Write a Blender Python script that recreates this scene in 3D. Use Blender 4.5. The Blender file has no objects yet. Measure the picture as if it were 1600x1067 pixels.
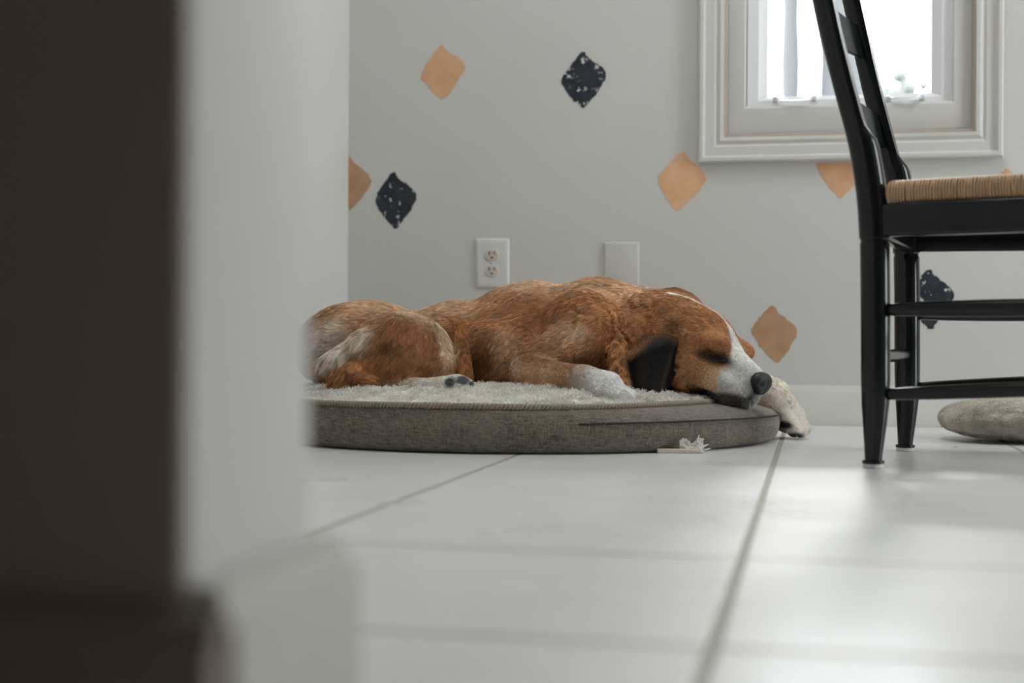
import bpy, bmesh, math, random
import numpy as np
from mathutils import Vector, Matrix, noise

random.seed(7)
rng = np.random.default_rng(7)
scene = bpy.context.scene
COL = scene.collection

# ------------------------------------------------------------------ camera, world, exposure
F = 2222.0                      # focal length in pixels of a 1600 px frame
CAM_Z = 0.196
YAW = math.radians(12.0)
ROLL = 0.006
PITCH = 1.9 / F
cam_d = bpy.data.cameras.new('camera')
cam_d.sensor_width = 36.0
cam_d.lens = F / 1600 * 36.0
cam_d.clip_start = 0.02
cam_d.dof.use_dof = True
cam_d.dof.focus_distance = 2.66
cam_d.dof.aperture_fstop = 2.7
cam = bpy.data.objects.new('camera', cam_d)
COL.objects.link(cam)
cam.matrix_world = (Matrix.Translation((0, 0, CAM_Z)) @ Matrix.Rotation(YAW, 4, 'Z')
                    @ Matrix.Rotation(math.pi / 2 - PITCH, 4, 'X') @ Matrix.Rotation(ROLL, 4, 'Z'))
scene.camera = cam

scene.view_settings.view_transform = 'Standard'
scene.view_settings.look = 'None'
scene.view_settings.gamma = 1
scene.view_settings.use_curve_mapping = False
scene.view_settings.exposure = 0.0
try:
    scene.cycles.use_denoising = True
    scene.cycles.denoiser = 'OPENIMAGEDENOISE'
    scene.cycles.max_bounces = 10
    scene.cycles.diffuse_bounces = 6
    scene.cycles.sample_clamp_indirect = 8
except Exception:
    pass

world = bpy.data.worlds.new('overcast_sky')
scene.world = world
world.use_nodes = True
wn = world.node_tree.nodes
bg = wn['Background']
bg.inputs['Color'].default_value = (0.93, 0.97, 1.0, 1)
bg.inputs['Strength'].default_value = 13.2


def portal(name, loc, rot, sx, sy):
    d = bpy.data.lights.new(name, 'AREA')
    d.shape = 'RECTANGLE'
    d.size, d.size_y = sx, sy
    d.cycles.is_portal = True
    o = bpy.data.objects.new(name, d)
    o.location = loc
    o.rotation_euler = rot
    COL.objects.link(o)
    return o


WALL_Y = 3.438      # back wall of the far room
LEFT_X = -1.157     # left wall of the far room
RIGHT_X = 2.7
CEIL = 2.45
JX, JY0, JY1 = -0.2507, 0.54, 0.69   # end of the partition the camera peers past
# unseen patio door opening added in the right wall for side light
PD = (2.05, 2.75, 0.02, 2.05)
ADDED_SKY = (-.45, .35, 2.05, 2.95)   # unseen skylight well added for top light: x0, x1, y0, y1
portal('added_skylight_portal', ((ADDED_SKY[0] + ADDED_SKY[1]) / 2, (ADDED_SKY[2] + ADDED_SKY[3]) / 2, CEIL + .66), (0, 0, 0), ADDED_SKY[1] - ADDED_SKY[0], ADDED_SKY[3] - ADDED_SKY[2])
sd = bpy.data.lights.new('hazy_sun', 'SUN')
sd.energy = 1.1
sd.angle = math.radians(4)
sd.color = (1.0, .98, .95)
so = bpy.data.objects.new('hazy_sun', sd)
so.rotation_euler = (-math.radians(90 - 33), 0, 0)
COL.objects.link(so)
portal('added_patio_portal', (RIGHT_X + 0.10, (PD[0] + PD[1]) / 2, (PD[2] + PD[3]) / 2), (0, math.pi / 2, 0), PD[3] - PD[2], PD[1] - PD[0])


# ------------------------------------------------------------------ projection helpers
def horizon(x):
    return 531.6 + ROLL * (x - 800)


def cz(x, y, c):
    """photo pixel + depth -> (a right, c depth, z up) in the camera's level frame"""
    h = horizon(x)
    xx = x - ROLL * (h - y)
    return ((xx - 800) / F * c, c, CAM_Z + (h - y) / F * c)


CY, SY = math.cos(YAW), math.sin(YAW)


def W(a, c, z):
    return Vector((-c * SY + a * CY, c * CY + a * SY, z))


def onwall(x, y, Y=WALL_Y):
    u = (x - ROLL * (horizon(x) - y) - 800) / F
    c = Y / (CY + u * SY)
    p = cz(x, y, c)
    return W(*p)


def onfloor(x, y):
    h = horizon(x)
    c = CAM_Z * F / (y - h)
    return W(*cz(x, y, c))


# window opening (glass line) measured on the wall
wl = onwall(1198, 147)
wr = onwall(1456, 144)
WIN = dict(x0=wl.x, x1=wr.x, z0=(wl.z + wr.z) / 2, z1=2.12)
portal('window_portal', ((WIN['x0'] + WIN['x1']) / 2, WALL_Y + 0.12, (WIN['z0'] + WIN['z1']) / 2), (-math.pi / 2, 0, 0),
       WIN['x1'] - WIN['x0'] + .02, WIN['z1'] - WIN['z0'] + .02)


# ------------------------------------------------------------------ materials
def srgb(r, g, b):
    f = lambda v: (v / 255 / 12.92) if v / 255 <= .04045 else ((v / 255 + .055) / 1.055) ** 2.4
    return (f(r), f(g), f(b), 1)


class NT:
    def __init__(self, name):
        self.m = bpy.data.materials.new(name)
        self.m.use_nodes = True
        self.t = self.m.node_tree
        self.b = self.t.nodes['Principled BSDF']
        self.o = self.t.nodes['Material Output']

    def n(self, kind, **kw):
        nd = self.t.nodes.new(kind)
        for k, v in kw.items():
            if k in nd.inputs:
                if isinstance(v, bpy.types.NodeSocket):
                    self.t.links.new(v, nd.inputs[k])
                else:
                    nd.inputs[k].default_value = v
            else:
                setattr(nd, k, v)
        return nd

    def math(self, op, a, b=None, clamp=False):
        nd = self.t.nodes.new('ShaderNodeMath')
        nd.operation = op
        nd.use_clamp = clamp
        for i, v in enumerate((a, b)):
            if v is None:
                continue
            if isinstance(v, bpy.types.NodeSocket):
                self.t.links.new(v, nd.inputs[i])
            else:
                nd.inputs[i].default_value = v
        return nd.outputs[0]

    def mix(self, fac, a, b):
        nd = self.t.nodes.new('ShaderNodeMix')
        nd.data_type = 'RGBA'
        for i, v in ((0, fac), (6, a), (7, b)):
            if isinstance(v, bpy.types.NodeSocket):
                self.t.links.new(v, nd.inputs[i])
            else:
                nd.inputs[i].default_value = v
        return nd.outputs[2]

    def ramp(self, fac, p0, p1, c0=(0, 0, 0, 1), c1=(1, 1, 1, 1)):
        nd = self.t.nodes.new('ShaderNodeValToRGB')
        nd.color_ramp.elements[0].position = p0
        nd.color_ramp.elements[1].position = p1
        nd.color_ramp.elements[0].color = c0
        nd.color_ramp.elements[1].color = c1
        self.t.links.new(fac, nd.inputs[0])
        return nd.outputs[0]

    def set(self, **kw):
        for k, v in kw.items():
            k = k.replace('_', ' ')
            if isinstance(v, bpy.types.NodeSocket):
                self.t.links.new(v, self.b.inputs[k])
            else:
                self.b.inputs[k].default_value = v

    def obj(self):
        return self.n('ShaderNodeTexCoord').outputs['Object']

    def noise(self, scale, detail=3, rough=.5, vec=None):
        kw = dict(Scale=scale, Detail=detail, Roughness=rough)
        nd = self.n('ShaderNodeTexNoise', **kw)
        self.t.links.new(vec or self.obj(), nd.inputs['Vector'])
        return nd.outputs['Fac']

    def bump(self, height, strength, dist=.002):
        nd = self.n('ShaderNodeBump', Strength=strength, Distance=dist, Height=height)
        self.t.links.new(nd.outputs[0], self.b.inputs['Normal'])

    def scaled(self, s):
        nd = self.n('ShaderNodeMapping')
        self.t.links.new(self.obj(), nd.inputs['Vector'])
        nd.inputs['Scale'].default_value = s
        return nd.outputs[0]


def simple(name, col, rough=.5, var=.0, nscale=20, bump=0, bscale=200, spec=.5, coat=0, metal=0):
    m = NT(name)
    if var:
        c2 = tuple(min(1, c * (1 + var)) for c in col[:3]) + (1,)
        c1 = tuple(c * (1 - var) for c in col[:3]) + (1,)
        m.set(Base_Color=m.mix(m.noise(nscale, 4), c1, c2))
    else:
        m.set(Base_Color=col)
    m.set(Roughness=rough, Specular_IOR_Level=spec, Coat_Weight=coat, Metallic=metal)
    if bump:
        m.bump(m.noise(bscale, 3), bump)
    return m.m


WALLC = (0.57, 0.565, 0.54, 1)


def wall_mat(name, col):
    m = NT(name)
    big = m.noise(2.5, 3)
    m.set(Base_Color=m.mix(big, tuple(c * .96 for c in col[:3]) + (1,), tuple(min(1, c * 1.04) for c in col[:3]) + (1,)),
          Roughness=.55, Specular_IOR_Level=.3)
    m.bump(m.noise(170, 2, .4), .25, .0012)
    return m.m


M_wall = wall_mat('wall_paint', WALLC)
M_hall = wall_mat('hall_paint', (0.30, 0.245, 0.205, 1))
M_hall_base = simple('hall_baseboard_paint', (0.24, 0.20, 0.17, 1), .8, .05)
M_trim = simple('trim_paint', (0.62, 0.605, 0.575, 1), .35, .03, 12, .08, 60)
M_ceil = simple('ceiling_paint', (0.75, 0.74, 0.72, 1), .8, .02, 4)
M_hallfloor = simple('hall_floor_wood', (0.10, 0.07, 0.05, 1), .4, .2, 6)


def floor_mat():
    m = NT('floor_tile')
    sep = m.n('ShaderNodeSeparateXYZ')
    warp = m.noise(60, 2)
    m.t.links.new(m.obj(), sep.inputs[0])
    wob = m.math('MULTIPLY', m.math('SUBTRACT', warp, .5), .004)
    X = m.math('ADD', sep.outputs[0], wob)
    Y = m.math('ADD', sep.outputs[1], wob)
    fx = m.math('FRACT', m.math('ADD', m.math('DIVIDE', m.math('ADD', X, .063), .432), 10.5))
    dx = m.math('MULTIPLY', m.math('ABSOLUTE', m.math('SUBTRACT', fx, .5)), .432)
    dy = None
    for yv in (-.24, .146, .532, .918, 1.304, WALL_Y - .0165):
        d = m.math('ABSOLUTE', m.math('SUBTRACT', Y, yv))
        dy = d if dy is None else m.math('MINIMUM', dy, d)
    gx = m.math('SUBTRACT', 1, m.math('DIVIDE', m.math('SUBTRACT', dx, .0042), .0016), True)
    gy = m.math('SUBTRACT', 1, m.math('DIVIDE', m.math('SUBTRACT', dy, .0038), .0016), True)
    g = m.math('MAXIMUM', gx, gy)
    cloud = m.noise(5, 5, .6, m.scaled((1, 2.2, 1)))
    fine = m.noise(60, 4, .6, m.scaled((.35, 1.4, 1)))
    c = m.mix(cloud, (0.56, 0.555, 0.54, 1), (0.72, 0.715, 0.70, 1))
    c = m.mix(m.math('MULTIPLY', m.ramp(fine, .45, .75), .18), c, (0.80, 0.79, 0.77, 1))
    gcol = m.mix(m.noise(90, 3), (0.25, 0.235, 0.20, 1), (0.36, 0.34, 0.295, 1))
    m.set(Base_Color=m.mix(g, c, gcol))
    r = m.math('ADD', m.math('MULTIPLY', m.noise(5, 4), .10), .24)
    m.set(Roughness=m.math('MAXIMUM', r, m.math('MULTIPLY', g, .8)), Specular_IOR_Level=.5)
    h = m.math('SUBTRACT', m.math('MULTIPLY', m.noise(60, 3), .04), g)
    m.bump(h, .3, .0012)
    return m.m


M_floor = floor_mat()


# ------------------------------------------------------------------ object helpers
def link(name, mesh, parent=None, mats=(), smooth=False):
    o = bpy.data.objects.new(name, mesh)
    COL.objects.link(o)
    for m in mats:
        mesh.materials.append(m)
    if parent is not None:
        o.parent = parent
    if smooth:
        mesh.polygons.foreach_set('use_smooth', [True] * len(mesh.polygons))
    return o


def from_bm(name, bm, mat, parent=None, smooth=False, autos=None):
    bmesh.ops.recalc_face_normals(bm, faces=bm.faces)
    me = bpy.data.meshes.new(name)
    bm.to_mesh(me)
    bm.free()
    mats = mat if isinstance(mat, (list, tuple)) else (mat,)
    o = link(name, me, parent, mats, smooth or autos is not None)
    if autos is not None:
        try:
            me.set_sharp_from_angle(angle=autos)
        except Exception:
            pass
    return o


def box(bm, x0, x1, y0, y1, z0, z1, bev=0, mi=0, seg=2):
    r = bmesh.ops.create_cube(bm, size=1)
    vs = r['verts']
    for v in vs:
        v.co = Vector((x0 + (v.co.x + .5) * (x1 - x0), y0 + (v.co.y + .5) * (y1 - y0), z0 + (v.co.z + .5) * (z1 - z0)))
    fs = set(f for v in vs for f in v.link_faces)
    for f in fs:
        f.material_index = mi
    if bev:
        es = list(set(e for v in vs for e in v.link_edges))
        bmesh.ops.bevel(bm, geom=es, offset=bev, segments=seg, profile=.5, affect='EDGES')
    return fs


def loft(bm, rings, cap=True, mi=0, closed=True):
    """rings: list of lists of Vector, all same length"""
    vr = [[bm.verts.new(p) for p in r] for r in rings]
    n = len(vr[0])
    for i in range(len(vr) - 1):
        for j in range(n if closed else n - 1):
            f = bm.faces.new((vr[i][j], vr[i][(j + 1) % n], vr[i + 1][(j + 1) % n], vr[i + 1][j]))
            f.material_index = mi
    if cap and closed:
        for r in (vr[0], vr[-1]):
            try:
                bm.faces.new(r).material_index = mi
            except Exception:
                pass
    return vr


def tube(bm, pts, rad, n=12, cap=True, mi=0):
    pts = [Vector(p) for p in pts]
    rs = rad if isinstance(rad, (list, tuple)) else [rad] * len(pts)
    rings = []
    ref = None
    for i, p in enumerate(pts):
        t = (pts[min(i + 1, len(pts) - 1)] - pts[max(i - 1, 0)]).normalized()
        if ref is None:
            ref = Vector((0, 0, 1)) if abs(t.z) < .9 else Vector((1, 0, 0))
        s = t.cross(ref).normalized()
        ref = s.cross(t).normalized()
        rings.append([p + (s * math.cos(k * 2 * math.pi / n) + ref * math.sin(k * 2 * math.pi / n)) * rs[i] for k in range(n)])
    loft(bm, rings, cap, mi)


def tag(o, label=None, cat=None, group=None, kind=None):
    if label: o['label'] = label
    if cat: o['category'] = cat
    if group: o['group'] = group
    if kind: o['kind'] = kind
    return o


def empty(name, loc, rz=0):
    o = bpy.data.objects.new(name, None)
    o.empty_display_size = .05
    o.location = loc
    o.rotation_euler = (0, 0, rz)
    COL.objects.link(o)
    return o


def struct(o, label):
    o['kind'] = 'structure'
    o['label'] = label
    return o


# ------------------------------------------------------------------ the room shell
bm = bmesh.new()
box(bm, -1.35, RIGHT_X + .15, -1.8, WALL_Y + .15, -.06, 0)
struct(from_bm('floor', bm, M_floor), 'pale grey stone-look tile floor with darker grout lines')

bm = bmesh.new()
for a, b, c, d in ((ADDED_SKY[0] - .05, ADDED_SKY[0], ADDED_SKY[2], ADDED_SKY[3]), (ADDED_SKY[1], ADDED_SKY[1] + .05, ADDED_SKY[2], ADDED_SKY[3]), (ADDED_SKY[0] - .05, ADDED_SKY[1] + .05, ADDED_SKY[2] - .05, ADDED_SKY[2]), (ADDED_SKY[0] - .05, ADDED_SKY[1] + .05, ADDED_SKY[3], ADDED_SKY[3] + .05)):
    box(bm, a, b, c, d, CEIL + .1, CEIL + .65)  # sides of the added skylight, keeping low sun out
for a, b, c, d in ((-1.6, ADDED_SKY[0], -1.95, WALL_Y + .2), (ADDED_SKY[1], RIGHT_X + .2, -1.95, WALL_Y + .2), (ADDED_SKY[0], ADDED_SKY[1], -1.95, ADDED_SKY[2]), (ADDED_SKY[0], ADDED_SKY[1], ADDED_SKY[3], WALL_Y + .2)):
    box(bm, a, b, c, d, CEIL, CEIL + .1)
bmesh.ops.remove_doubles(bm, verts=bm.verts, dist=1e-5)
struct(from_bm('ceiling', bm, M_ceil), 'plain white ceiling')

# rough opening for the window
fl = onwall(1131, 213)
fr = onwall(1524, 208)
OX0, OX1, OZ0 = fl.x, fr.x, (fl.z + fr.z) / 2
OZ1 = WIN['z1'] + (WIN['z0'] - OZ0)
bm = bmesh.new()
for x0, x1, z0, z1 in ((LEFT_X - .12, OX0, 0, CEIL), (OX1, RIGHT_X + .12, 0, CEIL), (OX0, OX1, 0, OZ0), (OX0, OX1, OZ1, CEIL)):
    box(bm, x0, x1, WALL_Y, WALL_Y + .14, z0, z1)
bmesh.ops.remove_doubles(bm, verts=bm.verts, dist=1e-5)
wall_back = struct(from_bm('wall_back', bm, M_wall), 'off-white painted back wall stencilled with orange and black diamonds')

bm = bmesh.new()
box(bm, LEFT_X - .12, LEFT_X, JY0, WALL_Y, 0, CEIL)
struct(from_bm('wall_left', bm, M_wall), 'off-white left wall meeting the back wall in a corner')

bm = bmesh.new()
for y0, y1, z0, z1 in ((JY0, PD[0], 0, CEIL), (PD[1], WALL_Y, 0, CEIL), (PD[0], PD[1], PD[3], CEIL)):
    box(bm, RIGHT_X, RIGHT_X + .12, y0, y1, z0, z1)
struct(from_bm('wall_right', bm, M_wall), 'off-white right wall with an unseen patio door opening added for side light')

# partition between the dark hall and the bright room: bullnosed end at JX
bm = bmesh.new()
r = .008
prof = [(-1.35, JY0), (JX - r, JY0)]
for k in range(1, 5):
    t = k / 5 * math.pi / 2
    prof.append((JX - r + r * math.sin(t), JY0 + r - r * math.cos(t)))
prof.append((JX, JY0 + r))
prof.append((JX, JY1 - r))
for k in range(1, 5):
    t = k / 5 * math.pi / 2
    prof.append((JX - r + r * math.cos(t), JY1 - r + r * math.sin(t)))
prof += [(JX - r, JY1), (-1.35, JY1)]
loft(bm, [[Vector((x, y, z)) for x, y in prof] for z in (0, CEIL)])
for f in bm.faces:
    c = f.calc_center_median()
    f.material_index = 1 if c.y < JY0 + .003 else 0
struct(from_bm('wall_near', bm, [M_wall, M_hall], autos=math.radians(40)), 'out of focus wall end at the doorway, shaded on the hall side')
bm = bmesh.new()
box(bm, 2.1, RIGHT_X + .12, JY0, JY1, 0, CEIL)
box(bm, JX, 2.1, JY0, JY1, 2.1, CEIL)
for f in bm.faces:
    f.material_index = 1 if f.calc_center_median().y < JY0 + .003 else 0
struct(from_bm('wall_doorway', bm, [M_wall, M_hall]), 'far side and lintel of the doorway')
# hall around the camera
bm = bmesh.new()
box(bm, -1.35, -1.23, -1.8, JY0, 0, CEIL)
box(bm, 2.1, 2.22, -1.8, JY0, 0, CEIL)
box(bm, -1.35, 2.22, -1.92, -1.8, 0, CEIL)
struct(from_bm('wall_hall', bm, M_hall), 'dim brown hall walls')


# baseboards
def baseboard(name, pts, h, t, mat, label):
    """pts: polyline of the wall face in plan; board sits on the left normal side"""
    bm = bmesh.new()
    prof = [(0, 0), (t, 0), (t, h * .80), (t * .75, h * .90), (t * .55, h), (0, h)]
    rings = []
    P = [Vector((p[0], p[1], 0)) for p in pts]
    for i, p in enumerate(P):
        def nrm(a, b):
            d = (b - a).normalized()
            return Vector((-d.y, d.x, 0))
        if i == 0:
            n = nrm(P[0], P[1])
        elif i == len(P) - 1:
            n = nrm(P[-2], P[-1])
        else:
            n1, n2 = nrm(P[i - 1], P[i]), nrm(P[i], P[i + 1])
            n = (n1 + n2)
            n = n / n.dot(n1)
        rings.append([p + n * o + Vector((0, 0, z)) for o, z in prof])
    loft(bm, rings)
    return struct(from_bm(name, bm, mat, autos=math.radians(30)), label)


baseboard('baseboard_back', [(LEFT_X, WALL_Y), (RIGHT_X, WALL_Y)][::-1], .094, .014, M_trim, 'white painted baseboard along the back wall')
baseboard('baseboard_left', [(LEFT_X, WALL_Y), (LEFT_X, JY1)], .094, .014, M_trim, 'white painted baseboard along the left wall')
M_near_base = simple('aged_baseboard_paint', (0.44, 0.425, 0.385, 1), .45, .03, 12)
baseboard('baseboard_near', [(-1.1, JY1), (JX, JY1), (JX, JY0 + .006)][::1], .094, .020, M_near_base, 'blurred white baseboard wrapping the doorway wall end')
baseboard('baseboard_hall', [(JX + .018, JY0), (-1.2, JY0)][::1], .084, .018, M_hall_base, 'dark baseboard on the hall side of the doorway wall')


# ------------------------------------------------------------------ stencilled diamonds (painted on the wall)
def stencil_mat(name, col, col2, hole, seed):
    m = NT(name)
    v = m.n('ShaderNodeMapping')
    m.t.links.new(m.obj(), v.inputs['Vector'])
    v.inputs['Location'].default_value = (seed * 3.1, 0, seed * 1.7)
    vec = v.outputs[0]
    n1 = m.noise(55, 3, .55, vec)
    n2 = m.noise(220, 3, .7, vec)
    n3 = m.noise(28, 4, .6, vec)
    holes = m.ramp(m.math('ADD', m.math('MULTIPLY', n1, .8), m.math('MULTIPLY', n2, .2)), hole, hole + .02)
    c = m.mix(m.ramp(n3, .35, .65), col, col2)
    c = m.mix(m.math('MULTIPLY', n2, .35), c, tuple(min(1, x * 1.5) for x in col2[:3]) + (1,))
    m.set(Base_Color=m.mix(holes, c, WALLC), Roughness=.6, Specular_IOR_Level=.3)
    return m.m


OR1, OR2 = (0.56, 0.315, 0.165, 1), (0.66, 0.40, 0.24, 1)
BK1, BK2 = (0.008, 0.010, 0.016, 1), (0.030, 0.036, 0.048, 1)
DIAMONDS = [
    ('o', (691, 68), (728, 104), (692, 157), (656, 119), .695, 'pale orange diamond, highest and left of the black one'),
    ('b', (912, 79), (949, 117), (912, 171), (875, 128), .585, 'speckled black diamond high in the middle of the wall'),
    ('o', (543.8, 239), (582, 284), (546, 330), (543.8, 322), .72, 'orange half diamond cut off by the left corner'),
    ('b', (615, 267), (652, 307), (618, 360), (585, 313), .60, 'black diamond above and left of the outlet'),
    ('o', (1069, 234), (1105, 280), (1058, 331), (1026, 280), .675, 'peach diamond just left of the window casing'),
    ('o', (1316, 222), (1352, 262), (1312, 312), (1274, 256), .66, 'orange diamond tip under the window casing'),
    ('o', (1575, 261), (1612, 305), (1575, 354), (1538, 308), .70, 'orange diamond mostly behind the chair seat'),
    ('b', (1453, 419), (1493, 461), (1454, 516), (1415, 466), .615, 'black diamond between the chair rungs'),
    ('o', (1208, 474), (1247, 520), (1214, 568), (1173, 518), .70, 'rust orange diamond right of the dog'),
]
casing_bottom_z = (onwall(1091, 255).z + onwall(1565, 251).z) / 2
for k, (kind, T, R_, B, L_, hole, lab) in enumerate(DIAMONDS):
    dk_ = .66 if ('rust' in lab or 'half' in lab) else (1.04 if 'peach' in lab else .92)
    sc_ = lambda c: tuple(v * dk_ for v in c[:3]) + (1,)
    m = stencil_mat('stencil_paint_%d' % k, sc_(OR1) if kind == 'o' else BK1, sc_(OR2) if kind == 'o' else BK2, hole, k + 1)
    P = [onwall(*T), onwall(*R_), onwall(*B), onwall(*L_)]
    rr = random.Random(k * 11 + 3)
    out = []
    clipc = 'half' in lab
    for i in range(4):
        p, q = P[i], P[(i + 1) % 4]
        e = (q - p)
        if clipc and i >= 2:
            out.append(p.copy())
            continue
        for s in range(14):
            t = (s + .0) / 14
            # rounded points, slightly bowed and ragged sides
            rnd = 0
            w = p.lerp(q, t)
            nrm_ = Vector((-e.z, 0, e.x)).normalized()
            amp = .0016 + .0018 * (rr.random() - .3)
            bow = -.0045 * math.sin(math.pi * t) if i != 0 else .004 * math.sin(2 * math.pi * t)
            if s == 0:
                w = w.lerp((P[0] + P[2]) / 2 if not clipc else w, .05)
            out.append(w - nrm_ * bow + nrm_ * amp * (rr.random() - .5) * 2)
    if 'tip under' in lab:
        out = [Vector((p.x, p.y, min(p.z, casing_bottom_z - .0005))) for p in out]
    if clipc:
        out = [Vector((max(p.x, LEFT_X + .0003), p.y, p.z)) for p in out]
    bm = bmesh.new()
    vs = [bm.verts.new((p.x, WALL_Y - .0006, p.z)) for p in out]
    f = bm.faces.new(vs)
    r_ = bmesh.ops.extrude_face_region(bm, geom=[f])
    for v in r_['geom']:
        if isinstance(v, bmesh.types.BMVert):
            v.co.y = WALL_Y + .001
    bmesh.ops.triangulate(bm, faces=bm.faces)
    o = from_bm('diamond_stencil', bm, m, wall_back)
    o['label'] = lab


# ------------------------------------------------------------------ window
def frame_ring(bm, x0, x1, z0, z1, prof, sb=1.0):
    """mitred picture-frame moulding; prof = list of (inward offset, y) ; x0.. outer rectangle"""
    corners = [(x0, z0, 1, 1), (x1, z0, -1, 1), (x1, z1, -1, -1), (x0, z1, 1, -1)]
    rings = [[Vector((cx + sx * o, y, czz + sz * o * (sb if sz > 0 else 1))) for o, y in prof] for cx, czz, sx, sz in corners]
    vr = [[bm.verts.new(p) for p in r] for r in rings]
    n = len(prof)
    for i in range(4):
        A, B = vr[i], vr[(i + 1) % 4]
        for j in range(n):
            bm.faces.new((A[j], A[(j + 1) % n], B[(j + 1) % n], B[j]))


def window_trim_mat():
    m = NT('window_trim_paint')
    n = m.noise(3, 4)
    c = m.mix(n, (0.55, 0.54, 0.515, 1), (0.60, 0.59, 0.565, 1))
    tan_blotch = m.noise(12, 5, .6, m.scaled((.6, 1, 1)))  # random tan blotches in the paint
    c = m.mix(m.math('MULTIPLY', m.ramp(tan_blotch, .55, .75), .35), c, (0.60, 0.50, 0.42, 1))
    m.set(Base_Color=c, Roughness=.6, Specular_IOR_Level=.3)
    return m.m


M_wtrim = window_trim_mat()
M_stain = simple('aged_caulk', (0.42, 0.355, 0.295, 1), .6, .12, 30)
M_dark = simple('shadow_gap_gasket', (0.10, 0.10, 0.085, 1), .8)
M_white_sash = simple('sash_vinyl', (0.78, 0.78, 0.79, 1), .3, .02)


def glass_mat():
    m = NT('window_glass')
    tr = m.n('ShaderNodeBsdfTransparent')
    tr.inputs[0].default_value = (.97, .98, .98, 1)
    gl = m.n('ShaderNodeBsdfGlossy', Roughness=.02)
    fr_ = m.n('ShaderNodeFresnel', IOR=1.45)
    dust = m.n('ShaderNodeBsdfDiffuse')
    dust.inputs[0].default_value = (.8, .8, .8, 1)
    mx = m.n('ShaderNodeMixShader')
    m.t.links.new(fr_.outputs[0], mx.inputs[0])
    m.t.links.new(tr.outputs[0], mx.inputs[1])
    m.t.links.new(gl.outputs[0], mx.inputs[2])
    mx2 = m.n('ShaderNodeMixShader')
    vor = m.n('ShaderNodeTexVoronoi', Scale=38)
    m.t.links.new(m.obj(), vor.inputs['Vector'])
    spots = m.math('MULTIPLY', m.ramp(vor.outputs['Distance'], .0, .12, (1, 1, 1, 1), (0, 0, 0, 1)), .0)
    m.t.links.new(spots, mx2.inputs[0])
    m.t.links.new(mx.outputs[0], mx2.inputs[1])
    m.t.links.new(dust.outputs[0], mx2.inputs[2])
    m.t.links.new(mx2.outputs[0], m.o.inputs['Surface'])
    return m.m


M_glass = glass_mat()
win = empty('window_1', ((OX0 + OX1) / 2, WALL_Y, OZ0))
struct(win, 'small square white-framed window above the chair seat')
inv = Matrix.Translation((-(OX0 + OX1) / 2, -WALL_Y, -OZ0))


def wpart(name, bm, mat, smooth=None):
    bm.transform(inv)
    return from_bm(name, bm, mat, win, autos=smooth)


cl, cr = onwall(1091, 255), onwall(1565, 251)
cw = ((OX0 - cl.x) + (cr.x - OX1)) / 2
cb = OZ0 - casing_bottom_z
CX0, CX1, CZ0, CZ1 = OX0 - cw, OX1 + cw, OZ0 - cw * 1.02, OZ1 + cw
bm = bmesh.new()
y = WALL_Y
frame_ring(bm, CX0, CX1, CZ0, CZ1, [(0, y + .001), (0, y - .017), (.004, y - .020), (.011, y - .020), (.013, y - .015), (.016, y - .013),
                                    (cw * .62, y - .013), (cw * .72, y - .010), (cw * .86, y - .014), (cw * 1.0, y - .012), (cw * 1.0, y + .001)])
wpart('casing', bm, M_wtrim, math.radians(25))
# reveal lining with a stained seam
sl = onwall(1165.5, 163)
sr = onwall(1491, 160)
SX0, SX1, SZ0 = sl.x, sr.x, (sl.z + sr.z) / 2
SZ1 = WIN['z1'] + (WIN['z0'] - SZ0)
rd = SX0 - OX0
bm = bmesh.new()
frame_ring(bm, OX0, OX1, OZ0, OZ1, [(0, y - .005), (.006, y - .004), (.008, y + .004), (.008, y + .1), (0, y + .1)])
wpart('stained_seam', bm, M_stain)
bm = bmesh.new()
frame_ring(bm, OX0 + .008, OX1 - .008, OZ0 + .008, OZ1 - .008, [(0, y + .012), (0, y + .006), (.003, y + .004), (rd - .012, y + .002), (rd - .008, y + .005), (rd - .008, y + .1), (0, y + .1)], sb=(SZ0 - OZ0 - .008) / (rd - .008))
wpart('window_frame', bm, M_wtrim, math.radians(25))
bm = bmesh.new()
frame_ring(bm, SX0 - .001, SX1 + .001, SZ0 - .001, SZ1 + .001, [(0, y + .016), (.0022, y + .016), (.0022, y + .09), (0, y + .09)])
wpart('gasket', bm, M_dark)
gx = WIN['x0'] - SX0
bm = bmesh.new()
frame_ring(bm, SX0 + .0015, SX1 - .0015, SZ0 + .0, SZ1 - .0015,
           [(0, y + .018), (.001, y + .012), (gx * .55, y + .012), (gx * .9, y + .022), (gx, y + .024), (gx, y + .07), (0, y + .07)], sb=(WIN['z0'] - SZ0) / gx)
sash = wpart('sash', bm, M_white_sash, math.radians(25))
bm = bmesh.new()
box(bm, WIN['x0'] - .006, WIN['x1'] + .006, y + .044, y + .048, WIN['z0'] - .004, WIN['z1'] + .006)
wpart('glass_pane', bm, M_glass)
# clear pull handles on the lower rail
M_clear = NT('clear_plastic')
M_clear.set(Base_Color=(.85, .86, .87, 1), Roughness=.15, Transmission_Weight=.45, IOR=1.45)
M_clear = M_clear.m
for xa, ya, xb in ((1211, 152, 1272), (1388, 151, 1441)):
    p0, p1 = onwall(xa, ya), onwall(xb, ya)
    bm = bmesh.new()
    n = 14
    pts = []
    for i in range(n + 1):
        t = i / n
        pts.append((p0.x + (p1.x - p0.x) * t, y + .010 - .016 * math.sin(math.pi * t) ** .5, p0.z - .003 - .004 * math.sin(math.pi * t)))
    tube(bm, pts, .0035, 8)
    for p in (p0, p1):
        box(bm, p.x - .006, p.x + .006, y + .006, y + .013, p0.z - .011, p0.z + .004, .002)
    wpart('pull_handle', bm, M_clear, math.radians(40))

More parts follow.
